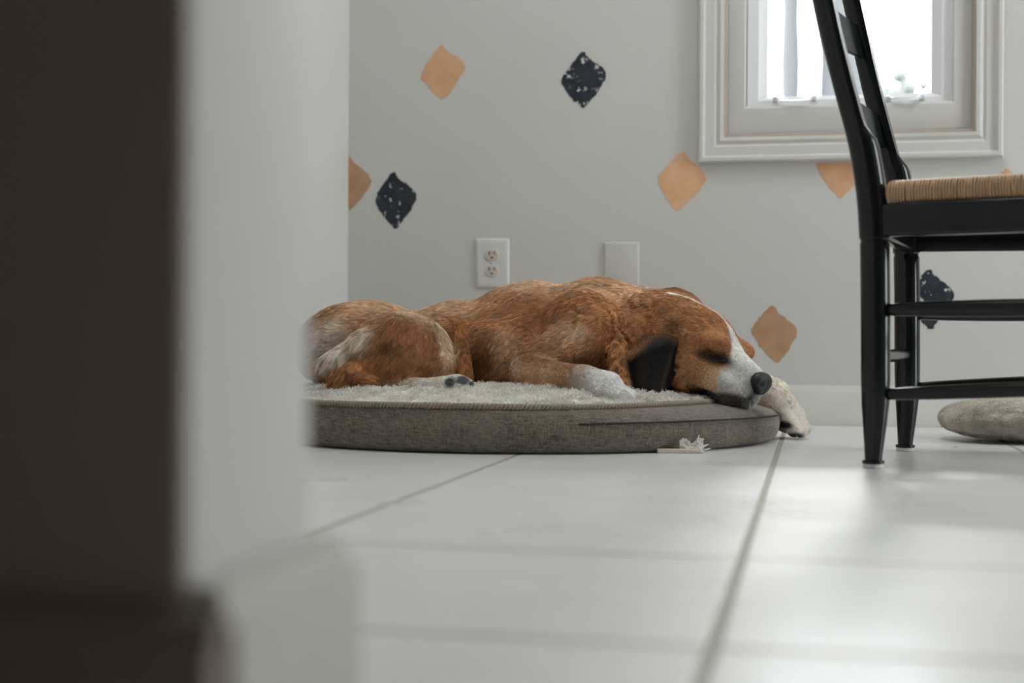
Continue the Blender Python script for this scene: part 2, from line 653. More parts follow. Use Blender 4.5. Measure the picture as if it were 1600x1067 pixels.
# ------------------------------------------------------------------ outside
M_ground = simple('outside_lawn', (0.22, 0.22, 0.20, 1), .9, .2, 3)
bm = bmesh.new()
box(bm, -12, 25, WALL_Y + .16, 30, -.30, -.2)
struct(from_bm('ground', bm, M_ground), 'overexposed ground outside the window')
M_post = simple('pale_wood', (0.060, 0.062, 0.066, 1), .8, .08, 8, .2, 40)
M_bush = simple('pale_foliage', (0.11, 0.12, 0.11, 1), .8, .2, 8)


def outside(x, y, Yw):
    return onwall(x, y, Yw)


for i, (xa, xb, lab) in enumerate(((1221, 1249, 'pale fence post outside the left edge of the window glass'),
                                   (1277, 1345, 'broad pale trunk outside the window, behind the chair back'))):
    a, b = outside(xa, 100, 6.2), outside(xb, 100, 6.2)
    bm = bmesh.new()
    rings = []
    for j in range(26):
        z = -.21 + j * .10
        wob = .02 * math.sin(j * .8 + i * 2)
        rx = (b.x - a.x) / 2 * (1.0 + .10 * math.sin(j * 1.3 + i))
        rings.append([Vector(((a.x + b.x) / 2 + wob * i + math.cos(t * math.pi / 6) * rx, 6.2 + math.sin(t * math.pi / 6) * .07, z)) for t in range(12)])
    loft(bm, rings)
    o = from_bm('tree_trunk' if i else 'fence_post', bm, M_post, autos=math.radians(60))
    tag(o, lab, 'tree trunk' if i else 'fence post')
# low shrub seen at the bottom right of the glass
bm = bmesh.new()
cb_ = outside(1398, 150, 7.5)
for k in range(60):
    v = Vector((rng.normal(0, .09), rng.normal(0, .09), rng.normal(-.02, .06)))
    r_ = bmesh.ops.create_icosphere(bm, subdivisions=1, radius=.03 + .03 * rng.random(), matrix=Matrix.Translation(cb_ + v))
tube(bm, [(cb_.x, cb_.y, -.21), (cb_.x + .02, cb_.y, cb_.z * .5), (cb_.x, cb_.y, cb_.z)], [.035, .03, .02], 8)
for v in bm.verts:
    v.co += Vector((noise.noise(v.co * 25), noise.noise(v.co * 25 + Vector((5, 5, 5))), noise.noise(v.co * 25 + Vector((9, 1, 3))))) * .02
tag(from_bm('shrub', bm, M_bush), 'faint grey shrub outside the lower right of the window', 'shrub')

# ------------------------------------------------------------------ wall plates
M_plate = simple('plate_plastic', (0.64, 0.635, 0.615, 1), .32, .02)
M_plate_painted = simple('painted_plate', (0.555, 0.545, 0.515, 1), .5, .03, 30)
M_recept = simple('ivory_receptacle', (0.60, 0.53, 0.46, 1), .4, .05, 60)
M_black = simple('slot_black', (0.01, 0.008, 0.006, 1), .8)
M_screw = simple('screw_paint', (0.55, 0.55, 0.52, 1), .3, metal=.3)


def plate(name, p_tl, p_br):
    a, b = onwall(*p_tl), onwall(*p_br)
    cx, w = (a.x + b.x) / 2, abs(b.x - a.x)
    z1, z0 = a.z, b.z
    return cx, w, z0, z1


cx, w, z0, z1 = plate('o', (744, 373), (795.5, 450))
out = empty('wall_outlet', (cx, WALL_Y, (z0 + z1) / 2))
hw, hh = w / 2, (z1 - z0) / 2
bm = bmesh.new()
for o_, yy in ((0, 0), (0, -.003), (.003, -.0055), (.006, -.0065)):
    pass
rings = [[Vector((sx * (hw - o_), yy, sz * (hh - o_))) for sx, sz in ((-1, -1), (1, -1), (1, 1), (-1, 1))] for o_, yy in ((0, .001), (0, -.002), (.002, -.0045), (.006, -.006), (.010, -.0062))]
loft(bm, rings)
from_bm('cover_plate', bm, M_plate, out, autos=math.radians(25))
for s in (1, -1):
    zc = s * .0195
    bm = bmesh.new()
    ring = []
    for k in range(28):
        t = 2 * math.pi * k / 28
        x_ = .0172 * math.cos(t)
        z_ = max(-.0140, min(.0140, .0172 * math.sin(t)))
        ring.append((x_, z_))
    loft(bm, [[Vector((x_ * f_, yy, zc + z_ * f_)) for x_, z_ in ring] for f_, yy in ((1, -.004), (1, -.0078), (.94, -.0086))])
    rc = from_bm('receptacle', bm, M_recept, out, autos=math.radians(30))
    bm = bmesh.new()
    box(bm, -.0080, -.0052, -.0092, -.0070, zc + .0005, zc + .0090)
    box(bm, .0052, .0076, -.0092, -.0070, zc + .0015, zc + .0085)
    tube(bm, [(0, -.0070, zc - .0062), (0, -.0092, zc - .0062)], .0029, 14)
    from_bm('slots', bm, M_black, rc)
bm = bmesh.new()
tube(bm, [(0, -.004, 0), (0, -.0075, 0), (0, -.0082, 0)], [.0035, .0035, .002], 14)
from_bm('screw', bm, M_screw, out)
tag(out, 'white duplex power outlet with two ivory sockets on the wall above the dog', 'outlet')

cx, w, z0, z1 = plate('b', (945, 379), (998, 458))
bl = empty('blank_wall_plate', (cx, WALL_Y, (z0 + z1) / 2))
hw, hh = w / 2, (z1 - z0) / 2
bm = bmesh.new()
rings = [[Vector((sx * (hw - o_), yy, sz * (hh - o_))) for sx, sz in ((-1, -1), (1, -1), (1, 1), (-1, 1))] for o_, yy in ((0, .001), (0, -.003), (.0015, -.0055), (.005, -.0065))]
loft(bm, rings)
from_bm('cover_plate', bm, M_plate_painted, bl, autos=math.radians(25))
bm = bmesh.new()
tube(bm, [(-.001, -.005, hh - .017), (-.001, -.0071, hh - .017)], .0032, 12)
from_bm('screw', bm, M_screw, bl)
tag(bl, 'blank cover plate painted the wall colour, right of the outlet', 'wall plate')

# ------------------------------------------------------------------ dog bed
BED_C = W(0.0, 2.975, 0)
BED_C.x = LEFT_X + .545
BED_C.y = WALL_Y - .014 - .535


def bed_r(th):
    """plan radius by world angle"""
    return .522 + .022 * max(0, math.cos(th - .15)) ** 2


def top_r(th):
    """radius of the fleece top (shifted away from the right-hand rim)"""
    return bed_r(th) - .012 - .085 * max(0, math.cos(th + .12)) ** 3


def bed_top_z(rr):
    """height of the fleece at relative radius 0..1"""
    return .081 + .030 * (1 - rr ** 3.0)


def linen():
    m = NT('bed_linen')
    co = m.obj()
    wv = m.n('ShaderNodeTexNoise', Scale=1, Detail=3)
    m.t.links.new(m.scaled((60, 60, 420)), wv.inputs['Vector'])
    wv2 = m.n('ShaderNodeTexNoise', Scale=1, Detail=3)
    m.t.links.new(m.scaled((420, 420, 40)), wv2.inputs['Vector'])
    f = m.math('ADD', m.math('MULTIPLY', wv.outputs['Fac'], .5), m.math('MULTIPLY', wv2.outputs['Fac'], .5))
    f = m.ramp(f, .36, .64)
    c = m.mix(f, (0.072, 0.058, 0.045, 1), (0.23, 0.195, 0.155, 1))
    c = m.mix(m.math('MULTIPLY', m.ramp(m.noise(7, 4), .45, .8), .4), c, (0.27, 0.245, 0.21, 1))
    m.set(Base_Color=c, Roughness=.9, Specular_IOR_Level=.1, Sheen_Weight=.25)
    m.bump(f, .5, .0012)
    return m.m


M_linen = linen()
M_pipe = simple('dark_piping', (0.035, 0.030, 0.026, 1), .85)
M_rope = simple('rope_trim', (0.30, 0.25, 0.195, 1), .85, .15, 80)
M_fleece = simple('fleece_backing', (0.76, 0.72, 0.66, 1), .95, .1, 60, .6, 120, .1)

bed = empty('dog_bed', BED_C)
tag(bed, 'round grey-brown dog bed with cream fleece top in the room corner', 'dog bed')
NTH = 200


def bedpt(th, rad, z):
    return Vector((math.cos(th) * rad, math.sin(th) * rad, z))


bm = bmesh.new()
rings = []
#          inset, height
prof = [(.060, .0005), (.020, .001), (.007, .006), (.0005, .018), (-.003, .034), (.000, .050), (None, 0), (None, 1), (None, 2)]
for q, (ins, z) in enumerate(prof):
    ring = []
    for k in range(NTH):
        th = 2 * math.pi * k / NTH
        R = bed_r(th)
        T = top_r(th)
        if ins is not None:
            rad, zz = R - ins, z
            wr_ = .0018 * noise.noise(Vector((math.cos(th) * 9, math.sin(th) * 9, z * 40)))
            rad += wr_
        elif z == 0:
            rad, zz = R - .004 - (R - T) * .12, .062
        elif z == 1:
            rad, zz = R * .35 + T * .65, .074
        else:
            rad, zz = T - .004, .080
        if z == 2 and ins is None:
            pass
        ring.append(bedpt(th, rad, zz))
    rings.append(ring)
loft(bm, rings)
from_bm('cushion_side', bm, M_linen, bed, smooth=True)

# dark piping on the right half of the side
bm = bmesh.new()
pts = []
for k in range(90):
    t = k / 89
    th = math.radians(-66 + 114 * t)
    z = .0525 + .003 * math.sin(t * 5) - .004 * t
    pts.append(bedpt(th, bed_r(th) + .0005 - .0018 + (.002 if k else -.004), z))
tube(bm, pts, [.0018 if 0 < k < 89 else .0005 for k in range(90)], 8)
from_bm('piping', bm, M_pipe, bed, smooth=True)
# vertical seam on the left of the front
bm = bmesh.new()
th = math.radians(-128)
tube(bm, [bedpt(th + .02 * math.sin(j), bed_r(th) + d, z) for j, (d, z) in enumerate(((-.006, .008), (.001, .02), (.0035, .034), (.000, .05), (-.006, .066)))], .0009, 6)
from_bm('seam', bm, M_pipe, bed, smooth=True)

# twisted rope trim: two strands
bm = bmesh.new()
N = 2800
for ph in (0, math.pi):
    pts = []
    for k in range(N):
        th = 2 * math.pi * k / N
        tw = 220 * th + ph
        rr_ = top_r(th) + .0030 * math.cos(tw)
        zz = .0815 + .0030 * math.sin(tw) + .0008 * math.sin(th * 7)
        pts.append(bedpt(th, rr_, zz))
    pts.append(pts[0])
    tube(bm, pts, .0030, 6, cap=False)
from_bm('rope_trim', bm, M_rope, bed, smooth=True)

# fleece top with folds
bm = bmesh.new()


def fleece_h(x, y):
    th = math.atan2(y, x)
    rr_ = math.hypot(x, y) / top_r(th)
    z = bed_top_z(min(1, rr_)) if rr_ < 1 else .081
    k = max(0, min(1, (1 - rr_) * 12))
    z += k * (.0035 * noise.noise(Vector((x * 9, y * 22, 1))) + (.0062 * noise.noise(Vector((x * 28, y * 60, 4)))) + .0042 * noise.noise(Vector((x * 90, y * 90, 7))))
    return z


NR = 90
NT_ = 420
rings = []
cv = bm.verts.new((0, 0, fleece_h(0, 0)))
prev = None
for i in range(1, NR + 1):
    f_ = (i / NR) ** .75
    ring = []
    for k in range(NT_):
        th = 2 * math.pi * k / NT_
        rad = (top_r(th) - .002) * f_
        x_, y_ = math.cos(th) * rad, math.sin(th) * rad
        ring.append(bm.verts.new((x_, y_, fleece_h(x_, y_))))
    if prev is None:
        for k in range(NT_):
            bm.faces.new((cv, ring[k], ring[(k + 1) % NT_]))
    else:
        for k in range(NT_):
            bm.faces.new((prev[k], ring[k], ring[(k + 1) % NT_], prev[(k + 1) % NT_]))
    prev = ring
fleece = from_bm('fleece_top', bm, M_fleece, bed, smooth=True)


# ------------------------------------------------------------------ strands (hair curves)
def strand_mat(name, attr=True, rough=.55, col=None):
    m = NT(name)
    if attr:
        at = m.n('ShaderNodeAttribute')
        at.attribute_name = 'fcol'
        m.set(Base_Color=at.outputs['Color'])
    else:
        m.set(Base_Color=col)
    m.set(Roughness=rough, Specular_IOR_Level=.25)
    return m.m


def strands(name, pos, rad, col, mat, parent):
    """pos (n,k,3); rad (k,) or (n,k); col (n,3)"""
    n, k, _ = pos.shape
    hc = bpy.data.hair_curves.new(name)
    hc.add_curves([k] * n)
    hc.points.foreach_set('position', np.ascontiguousarray(pos, dtype=np.float32).ravel())
    at = hc.attributes.get('radius') or hc.attributes.new('radius', 'FLOAT', 'POINT')
    r_ = np.broadcast_to(rad, (n, k)).astype(np.float32)
    at.data.foreach_set('value', np.ascontiguousarray(r_).ravel())
    if col is not None:
        ca = hc.attributes.new('fcol', 'FLOAT_COLOR', 'CURVE')
        c4 = np.ones((n, 4), dtype=np.float32)
        c4[:, :3] = col
        ca.data.foreach_set('color', c4.ravel())
    hc.materials.append(mat)
    o = bpy.data.objects.new(name, hc)
    COL.objects.link(o)
    o.parent = parent
    return o


def unit(v):
    return v / np.maximum(np.linalg.norm(v, axis=-1, keepdims=True), 1e-9)


def cheap_noise(p, s, seed=0):
    """smooth vector noise from sines, (n,3)->(n,3)"""
    r = np.random.default_rng(seed)
    o = np.zeros_like(p)
    for k in range(6):
        A = r.normal(size=(3, 3)) * s
        ph = r.uniform(0, 6.28, 3)
        o += np.sin(p @ A + ph)
    return o / 3.0


def fuzz(root, nrm, length, curl, seed, lift=.6, k=5):
    n = len(root)
    r = np.random.default_rng(seed)
    d = unit(nrm * lift + cheap_noise(root, 130, seed) * .95 + r.normal(size=(n, 3)) * .35)
    L = length * r.uniform(.6, 1.25, (n, 1))
    P = [root - nrm * .001]
    side = unit(np.cross(d, r.normal(size=(n, 3))))
    ph = r.uniform(0, 6.28, (n, 1))
    for j in range(1, k):
        t = j / (k - 1)
        w = side * np.cos(ph + t * 4) + np.cross(d, side) * np.sin(ph + t * 4)
        P.append(root + d * L * t + w * curl * t)
    return np.stack(P, 1)


# fleece pile on the bed
n = 110000
r_ = np.random.default_rng(3)
th = r_.uniform(0, 2 * np.pi, n * 2)
fr_ = np.sqrt(r_.uniform(.0, 1, n * 2))
keep = ~((fr_ < .45))
th, fr_ = th[keep][:n], fr_[keep][:n]
n = len(th)
rt = np.array([top_r(t) for t in th]) - .003
x_, y_ = np.cos(th) * rt * fr_, np.sin(th) * rt * fr_
z_ = np.array([fleece_h(a, b) for a, b in zip(x_, y_)])
root = np.stack([x_, y_, z_], 1)
nrm = np.tile(np.array([[0, 0, 1.0]]), (n, 1))
edge = (fr_ > .93)
nrm[edge, 0] = np.cos(th[edge]) * .5
nrm[edge, 1] = np.sin(th[edge]) * .5
nrm = unit(nrm)
P = fuzz(root, nrm, .0085, .0022, 5)
tone = .88 + .14 * cheap_noise(root, 60, 9)[:, :1] + .12 * cheap_noise(root, 190, 10)[:, :1] + r_.normal(0, .05, (n, 1))
col = np.clip(np.array([[.90, .865, .81]]) * tone, .1, .94)
fp = strands('fleece_pile', P, np.array([.00055, .0005, .00045, .0004, .00025]), col, strand_mat('fleece_fibre', rough=.8), bed)
fp['kind'] = 'stuff'

# stray hairs caught on the linen side
n = 70
r_ = np.random.default_rng(14)
P = np.zeros((n, 6, 3))
for i in range(n):
    th0 = math.radians(r_.uniform(-150, -20))
    z0 = r_.uniform(.010, .050)
    d = r_.uniform(-1, 1)
    L = r_.uniform(.008, .03)
    cv_ = r_.uniform(-1.2, 1.2)
    ang = r_.uniform(0, 6.28)
    x0 = 0
    zz = z0
    for j in range(6):
        th_ = th0 + x0 / .53
        P[i, j] = bedpt(th_, bed_r(th_) + .0045, min(.058, max(.006, zz)))
        x0 += math.cos(ang) * L / 5
        zz += math.sin(ang) * L / 5
        ang += cv_ / 5
sh = strands('stray_hairs', P, np.full(6, .00013), np.tile([[.50, .44, .36]], (n, 1)), strand_mat('stray_hair'), bed)
sh['kind'] = 'stuff'

# ------------------------------------------------------------------ the dog: signed distance field -> one continuous mesh
class Prim:
    pass


PR = []


def _add(fn, lo, hi, flow, col, flen, k):
    p = Prim()
    p.fn, p.lo, p.hi, p.flow, p.col, p.flen, p.k = fn, np.array(lo), np.array(hi), np.array(flow, float), np.array(col, float), flen, k
    PR.append(p)


def rotm(yaw=0, pitch=0, roll=0):
    return np.array(Matrix.Rotation(yaw, 3, 'Z') @ Matrix.Rotation(pitch, 3, 'Y') @ Matrix.Rotation(roll, 3, 'X'))


def E(center, rad, rot=None, flow=(-1, 0, -.3), col=None, flen=.014, k=.02):
    c, r = np.array(center, float), np.array(rad, float)
    R = np.eye(3) if rot is None else np.array(rot, float)

    def fn(P):
        q = (P - c) @ R
        k0 = np.linalg.norm(q / r, axis=-1)
        k1 = np.linalg.norm(q / (r * r), axis=-1)
        return np.where(k1 > 1e-9, k0 * (k0 - 1) / np.maximum(k1, 1e-9), -min(r))
    m = max(r)
    _add(fn, c - m, c + m, flow, BROWN if col is None else col, flen, k)


def K(a, b, ra, rb, flow=None, col=None, flen=.01, k=.012):
    a, b = np.array(a, float), np.array(b, float)
    d = b - a
    L2 = max(d @ d, 1e-9)

    def fn(P):
        t = np.clip(((P - a) @ d) / L2, 0, 1)
        return np.linalg.norm(P - (a + t[..., None] * d), axis=-1) - (ra + (rb - ra) * t)
    m = max(ra, rb)
    _add(fn, np.minimum(a, b) - m, np.maximum(a, b) + m, d / math.sqrt(L2) if flow is None else flow, BROWN if col is None else col, flen, k)


BROWN = (0.415, 0.190, 0.080)
LIGHT = (0.72, 0.48, 0.30)
CREAM = (0.74, 0.66, 0.55)
WHITE = (0.80, 0.78, 0.74)
DARK = (0.12, 0.05, 0.022)
BLACK = (0.016, 0.013, 0.012)

LOW = (-1, 0, -.25)
# trunk
E(cz(572, 546, 2.98), (.150, .145, .101), flow=(-1, 0, -.2), flen=.016, k=.03)
E(cz(715, 543, 3.01), (.125, .125, .098), flow=(-1, 0, -.5), k=.03)
E(cz(830, 533, 2.99), (.150, .145, .126), flow=(-1, 0, -.7), k=.03)
E(cz(925, 525, 2.96), (.120, .125, .117), flow=(-1, 0, -.6), k=.03)
E(cz(790, 560, 2.885), (.115, .095, .080), flow=(-.6, 0, -1), k=.03)
# haunch, folded hind leg
E(cz(628, 555, 2.805), (.103, .085, .086), rot=rotm(0, .08), flow=(-.45, 0, -1), flen=.012, k=.016)
E(cz(640, 578, 2.775), (.090, .062, .055), flow=(-.8, 0, -.6), flen=.012, k=.016)
K(cz(718, 512, 2.835), cz(728, 602, 2.750), .013, .016, flow=(.1, 0, -1), col=(.40, .165, .055), flen=.010, k=.005)
K(cz(543, 594, 2.765), cz(580, 602, 2.735), .024, .022, flow=(1, 0, -.3), k=.010, flen=.010)
K(cz(610, 606, 2.75), cz(660, 607, 2.70), .022, .018, flow=(1, 0, -.1), col=CREAM, k=.010, flen=.008)
K(cz(655, 607, 2.695), cz(712, 603, 2.662), .018, .021, col=WHITE, k=.008, flen=.005)
E(cz(716, 601, 2.655), (.028, .028, .017), col=WHITE, flow=(1, 0, 0), k=.008, flen=.005)
# tail lying against the haunch
K(cz(608, 516, 2.770), cz(560, 535, 2.745), .014, .017, flow=(-1, -.1, -.7), col=CREAM, flen=.026, k=.018)
K(cz(560, 535, 2.765), cz(515, 565, 2.74), .016, .015, flow=(-.7, -.1, -1), col=CREAM, flen=.026, k=.018)
K(cz(590, 560, 2.755), cz(530, 594, 2.73), .018, .022, flow=(-.8, 0, -.7), flen=.016, k=.022)
# forequarter
E(cz(905, 522, 2.855), (.082, .070, .092), rot=rotm(0, .25), flow=(-.8, 0, -.8), k=.016)
K(cz(935, 520, 2.82), cz(838, 582, 2.775), .062, .052, flow=(-.9, 0, -.5), k=.018, flen=.011)
K(cz(828, 590, 2.735), cz(915, 597, 2.640), .040, .029, k=.02, flen=.007)
K(cz(912, 597, 2.640), cz(948, 606, 2.600), .028, .031, col=WHITE, k=.014, flen=.005)
for (tx, ty, tc, ex, ey, ec) in ((942, 612, 2.575, 968, 625, 2.560), (950, 608, 2.585, 981, 621, 2.566), (957, 607, 2.605, 988, 620, 2.590), (955, 608, 2.630, 984, 620, 2.615)):
    K(cz(tx, ty, tc), cz(ex, ey, ec), .0155, .0125, col=WHITE, k=.005, flen=.004)
# neck and chest
E(cz(965, 555, 2.86), (.085, .085, .075), flow=(-.4, 0, -1), k=.02)
K(cz(945, 522, 2.95), cz(1045, 528, 2.88), .108, .094, flow=(-1, 0, -.3), k=.03, flen=.017)
E(cz(1050, 498, 2.97), (.066, .050, .062), flow=(1, 0, -.6), k=.010, flen=.022)
# rolls of loose neck skin
K(cz(948, 478, 2.855), cz(962, 530, 2.778), .015, .019, flow=(-.2, 0, -1), k=.005)
K(cz(962, 530, 2.778), cz(972, 602, 2.728), .019, .018, flow=(.1, 0, -1), col=(.52, .25, .10), k=.005)
K(cz(936, 490, 2.845), cz(944, 560, 2.79), .013, .012, flow=(-.2, 0, -1), k=.010)
K(cz(985, 500, 2.86), cz(1000, 590, 2.78), .020, .020, flow=(.1, 0, -1), col=(.36, .15, .05), k=.012)  # darker tint adds shade beside the fold
# far foreleg draped over the rim of the bed
K(cz(1130, 590, 2.93), cz(1205, 622, 2.895), .042, .040, col=CREAM, k=.012, flen=.006)
K(cz(1205, 624, 2.895), cz(1232, 652, 2.885), .040, .033, col=(.72, .65, .55), k=.012, flen=.005)
for (tx, ty, tc, ex, ey, ec) in ((1226, 648, 2.865, 1241, 672, 2.850), (1235, 645, 2.875, 1252, 673, 2.862), (1238, 645, 2.895, 1256, 670, 2.885), (1232, 647, 2.915, 1248, 670, 2.905)):
    K(cz(tx, ty, tc), cz(ex, ey, ec), .0180, .0150, col=(.74, .67, .58), k=.003, flen=.0035)

# head frame
S = np.array(cz(1080, 548, 2.80))
Fv = unit(np.array([.129, -.10, -.055]))
Lv = np.array([.071, .075, -.018])
Lv = unit(Lv - (Lv @ Fv) * Fv)
Uv = np.cross(Fv, Lv)
HR = np.stack([Fv, Lv, Uv], 1)          # columns: forward, far side, up


def hp(f, l, u):
    return S + HR @ np.array([f, l, u], float)


HF = tuple(-Fv)


def hdir(f, l, u):
    return tuple(HR @ np.array([f, l, u], float))


E(hp(-.002, 0, .010), (.095, .086, .080), rot=HR, flow=hdir(-1, -.2, -.1), k=.02, flen=.010)
E(hp(-.05, 0, .03), (.07, .06, .06), rot=HR, flow=hdir(-1, -.2, -.1), k=.02, flen=.012)
for s in (-1, 1):
    E(hp(.030, s * .042, -.028), (.058, .040, .050), rot=HR, flow=hdir(-1, s * .1, -.4), k=.018, flen=.008)
    E(hp(.080, s * .046, .010), (.023, .021, .017), rot=HR, flow=hdir(-1, s * .3, -.2), k=.008, flen=.0035)
    E(hp(.067, s * .052, .035), (.036, .030, .020), rot=HR, flow=hdir(-1, s * .4, .2), k=.016, flen=.006)   # brow
    E(hp(.118, s * .025, -.040), (.043, .023, .033), rot=HR, flow=hdir(-.7, s * .2, -.6), col=WHITE, k=.008, flen=.005)   # flews
    E(hp(.085, s * .047, -.030), (.040, .016, .026), rot=HR, flow=hdir(-.8, s * .2, -.5), col=LIGHT, k=.012, flen=.005)
K(hp(.070, 0, .004), hp(.138, 0, -.010), .043, .031, col=WHITE, flow=HF, k=.014, flen=.004)
K(hp(.075, 0, -.050), hp(.142, 0, -.064), .030, .017, col=(.10, .08, .07), flow=HF, k=.006, flen=.004)

PRIMS = PR


def sdf(P):
    return None


def field(lo, hi, h):
    nx, ny, nz = [int(math.ceil((hi[i] - lo[i]) / h)) + 1 for i in range(3)]
    D = np.full((nx, ny, nz), .05, dtype=np.float64)
    ax = [lo[i] + h * np.arange(n_) for i, n_ in enumerate((nx, ny, nz))]
    for p in PRIMS:
        mg = .05
        sl = []
        for i in range(3):
            i0 = max(0, int((p.lo[i] - mg - lo[i]) / h))
            i1 = min(len(ax[i]), int((p.hi[i] + mg - lo[i]) / h) + 2)
            sl.append(slice(i0, max(i0, i1)))
        G = np.stack(np.meshgrid(ax[0][sl[0]], ax[1][sl[1]], ax[2][sl[2]], indexing='ij'), -1)
        if G.size == 0:
            continue
        d = p.fn(G)
        cur = D[sl[0], sl[1], sl[2]]
        hh_ = np.clip(.5 + .5 * (cur - d) / p.k, 0, 1)
        D[sl[0], sl[1], sl[2]] = cur * (1 - hh_) + d * hh_ - p.k * hh_ * (1 - hh_)
    return D, ax


def carve(D, ax, a, b, ra, rb, k):
    """smooth subtraction of a capsule (creases: eye slit, mouth line)"""
    a, b = np.array(a), np.array(b)
    m = max(ra, rb) + .02
    lo_, hi_ = np.minimum(a, b) - m, np.maximum(a, b) + m
    sl = []
    for i in range(3):
        i0 = np.searchsorted(ax[i], lo_[i])
        i1 = np.searchsorted(ax[i], hi_[i])
        sl.append(slice(i0, i1))
    G = np.stack(np.meshgrid(ax[0][sl[0]], ax[1][sl[1]], ax[2][sl[2]], indexing='ij'), -1)
    d = b - a
    t = np.clip(((G - a) @ d) / (d @ d), 0, 1)
    e = -(np.linalg.norm(G - (a + t[..., None] * d), axis=-1) - (ra + (rb - ra) * t))
    cur = D[sl[0], sl[1], sl[2]]
    h_ = np.clip(.5 - .5 * (cur - e) / k, 0, 1)
    D[sl[0], sl[1], sl[2]] = cur * (1 - h_) + e * h_ + k * h_ * (1 - h_)


def surface_nets(D, ax, h):
    ins = D < 0
    nx, ny, nz = D.shape
    acc = np.zeros((nx - 1, ny - 1, nz - 1, 3))
    cnt = np.zeros((nx - 1, ny - 1, nz - 1))
    offs = [(i, j, k) for i in (0, 1) for j in (0, 1) for k in (0, 1)]
    for o0 in offs:
        for axis in range(3):
            if o0[axis] == 1:
                continue
            o1 = list(o0)
            o1[axis] = 1
            A = D[o0[0]:nx - 1 + o0[0], o0[1]:ny - 1 + o0[1], o0[2]:nz - 1 + o0[2]]
            B = D[o1[0]:nx - 1 + o1[0], o1[1]:ny - 1 + o1[1], o1[2]:nz - 1 + o1[2]]
            cr_ = (A < 0) != (B < 0)
            t = np.where(cr_, A / np.where(cr_, A - B, 1), 0)
            for q in range(3):
                acc[..., q] += np.where(cr_, o0[q] + (t if q == axis else 0), 0)
            cnt += cr_
    act = cnt > 0
    idx = -np.ones(act.shape, dtype=np.int64)
    idx[act] = np.arange(act.sum())
    cell = np.argwhere(act)
    V = cell + acc[act] / cnt[act][:, None]
    V = np.array([a[0] for a in ax]) + V * h
    quads = []
    for axis in range(3):
        o = [q for q in range(3) if q != axis]
        sl0 = [slice(None)] * 3
        sl1 = [slice(None)] * 3
        sl0[axis] = slice(0, -1)
        sl1[axis] = slice(1, None)
        a_, b_ = ins[tuple(sl0)], ins[tuple(sl1)]
        ch = np.argwhere(a_ != b_)
        ok = (ch[:, o[0]] > 0) & (ch[:, o[1]] > 0) & (ch[:, o[0]] < D.shape[o[0]] - 1) & (ch[:, o[1]] < D.shape[o[1]] - 1)
        ch = ch[ok]
        flip = a_[tuple(ch.T)]
        e0 = np.zeros(3, int)
        e0[o[0]] = 1
        e1 = np.zeros(3, int)
        e1[o[1]] = 1
        q_ = np.stack([idx[tuple((ch - e0 - e1).T)], idx[tuple((ch - e1).T)], idx[tuple(ch.T)], idx[tuple((ch - e0).T)]], 1)
        if axis == 1:
            flip = ~flip
        q_[~flip] = q_[~flip][:, ::-1]
        quads.append(q_)
    return V, np.concatenate(quads)


H_ = .0036
lo = np.array([-.52, 2.50, -.002])
hi = np.array([.66, 3.20, .36])
D, ax = field(lo, hi, H_)
def displace(D, ax, c, r, amp, fr, seed):
    c, r = np.array(c), np.array(r)
    sl = [slice(np.searchsorted(ax[i], c[i] - r[i] * 1.4), np.searchsorted(ax[i], c[i] + r[i] * 1.4)) for i in range(3)]
    G = np.stack(np.meshgrid(ax[0][sl[0]], ax[1][sl[1]], ax[2][sl[2]], indexing='ij'), -1)
    w = np.clip(1.3 - np.linalg.norm((G - c) / r, axis=-1), 0, .5) / .5
    wob = cheap_noise(G.reshape(-1, 3), 35, seed).reshape(G.shape) * .010
    q = (G + wob) * fr
    n_ = np.sin(q[..., 0] * 1.0 + 1.3 * np.sin(q[..., 2] * .5)) * np.sin(q[..., 2] * .9) + .5 * np.sin(q[..., 1] * .8 + q[..., 0] * .6)
    D[sl[0], sl[1], sl[2]] += amp * n_ * w


displace(D, ax, cz(962, 545, 2.77), (.026, .09, .085), .0048, 330, 3)
displace(D, ax, cz(925, 505, 2.84), (.05, .08, .05), .0018, 300, 4)
displace(D, ax, cz(724, 560, 2.78), (.014, .07, .055), .0030, 330, 5)
displace(D, ax, cz(560, 555, 2.78), (.09, .10, .07), .0016, 110, 6)
displace(D, ax, hp(-.02, -.04, .06), (.07, .07, .05), .0005, 260, 8)
displace(D, ax, cz(1000, 500, 2.84), (.05, .08, .06), .0008, 240, 9)
# eye slits and mouth line
for s in (-1, 1):
    carve(D, ax, hp(.064, s * .072, .018), hp(.106, s * .048, .022), .0035, .0045, .004)
    carve(D, ax, hp(.070, s * .074, -.006), hp(.104, s * .050, -.004), .0020, .0025, .004)
    carve(D, ax, hp(.160, s * .012, -.050), hp(.095, s * .046, -.062), .0028, .0024, .003)
carve(D, ax, hp(.172, 0, -.030), hp(.168, 0, -.060), .002, .002, .003)
V, Q = surface_nets(D, ax, H_)
# keep the largest surface region only is not needed: primitives all overlap
Vn = V.copy()


def tri_normals(V, Q):
    n_ = np.cross(V[Q[:, 2]] - V[Q[:, 0]], V[Q[:, 3]] - V[Q[:, 1]])
    N_ = np.zeros_like(V)
    for j in range(4):
        np.add.at(N_, Q[:, j], n_)
    return unit(N_), n_


# light smoothing
for _ in range(2):
    accv = np.zeros_like(V)
    c_ = np.zeros(len(V))
    for j in range(4):
        a_, b_ = Q[:, j], Q[:, (j + 1) % 4]
        np.add.at(accv, a_, V[b_])
        np.add.at(c_, a_, 1)
        np.add.at(accv, b_, V[a_])
        np.add.at(c_, b_, 1)
    V = V * .5 + .5 * accv / c_[:, None]
N_, qn = tri_normals(V, Q)
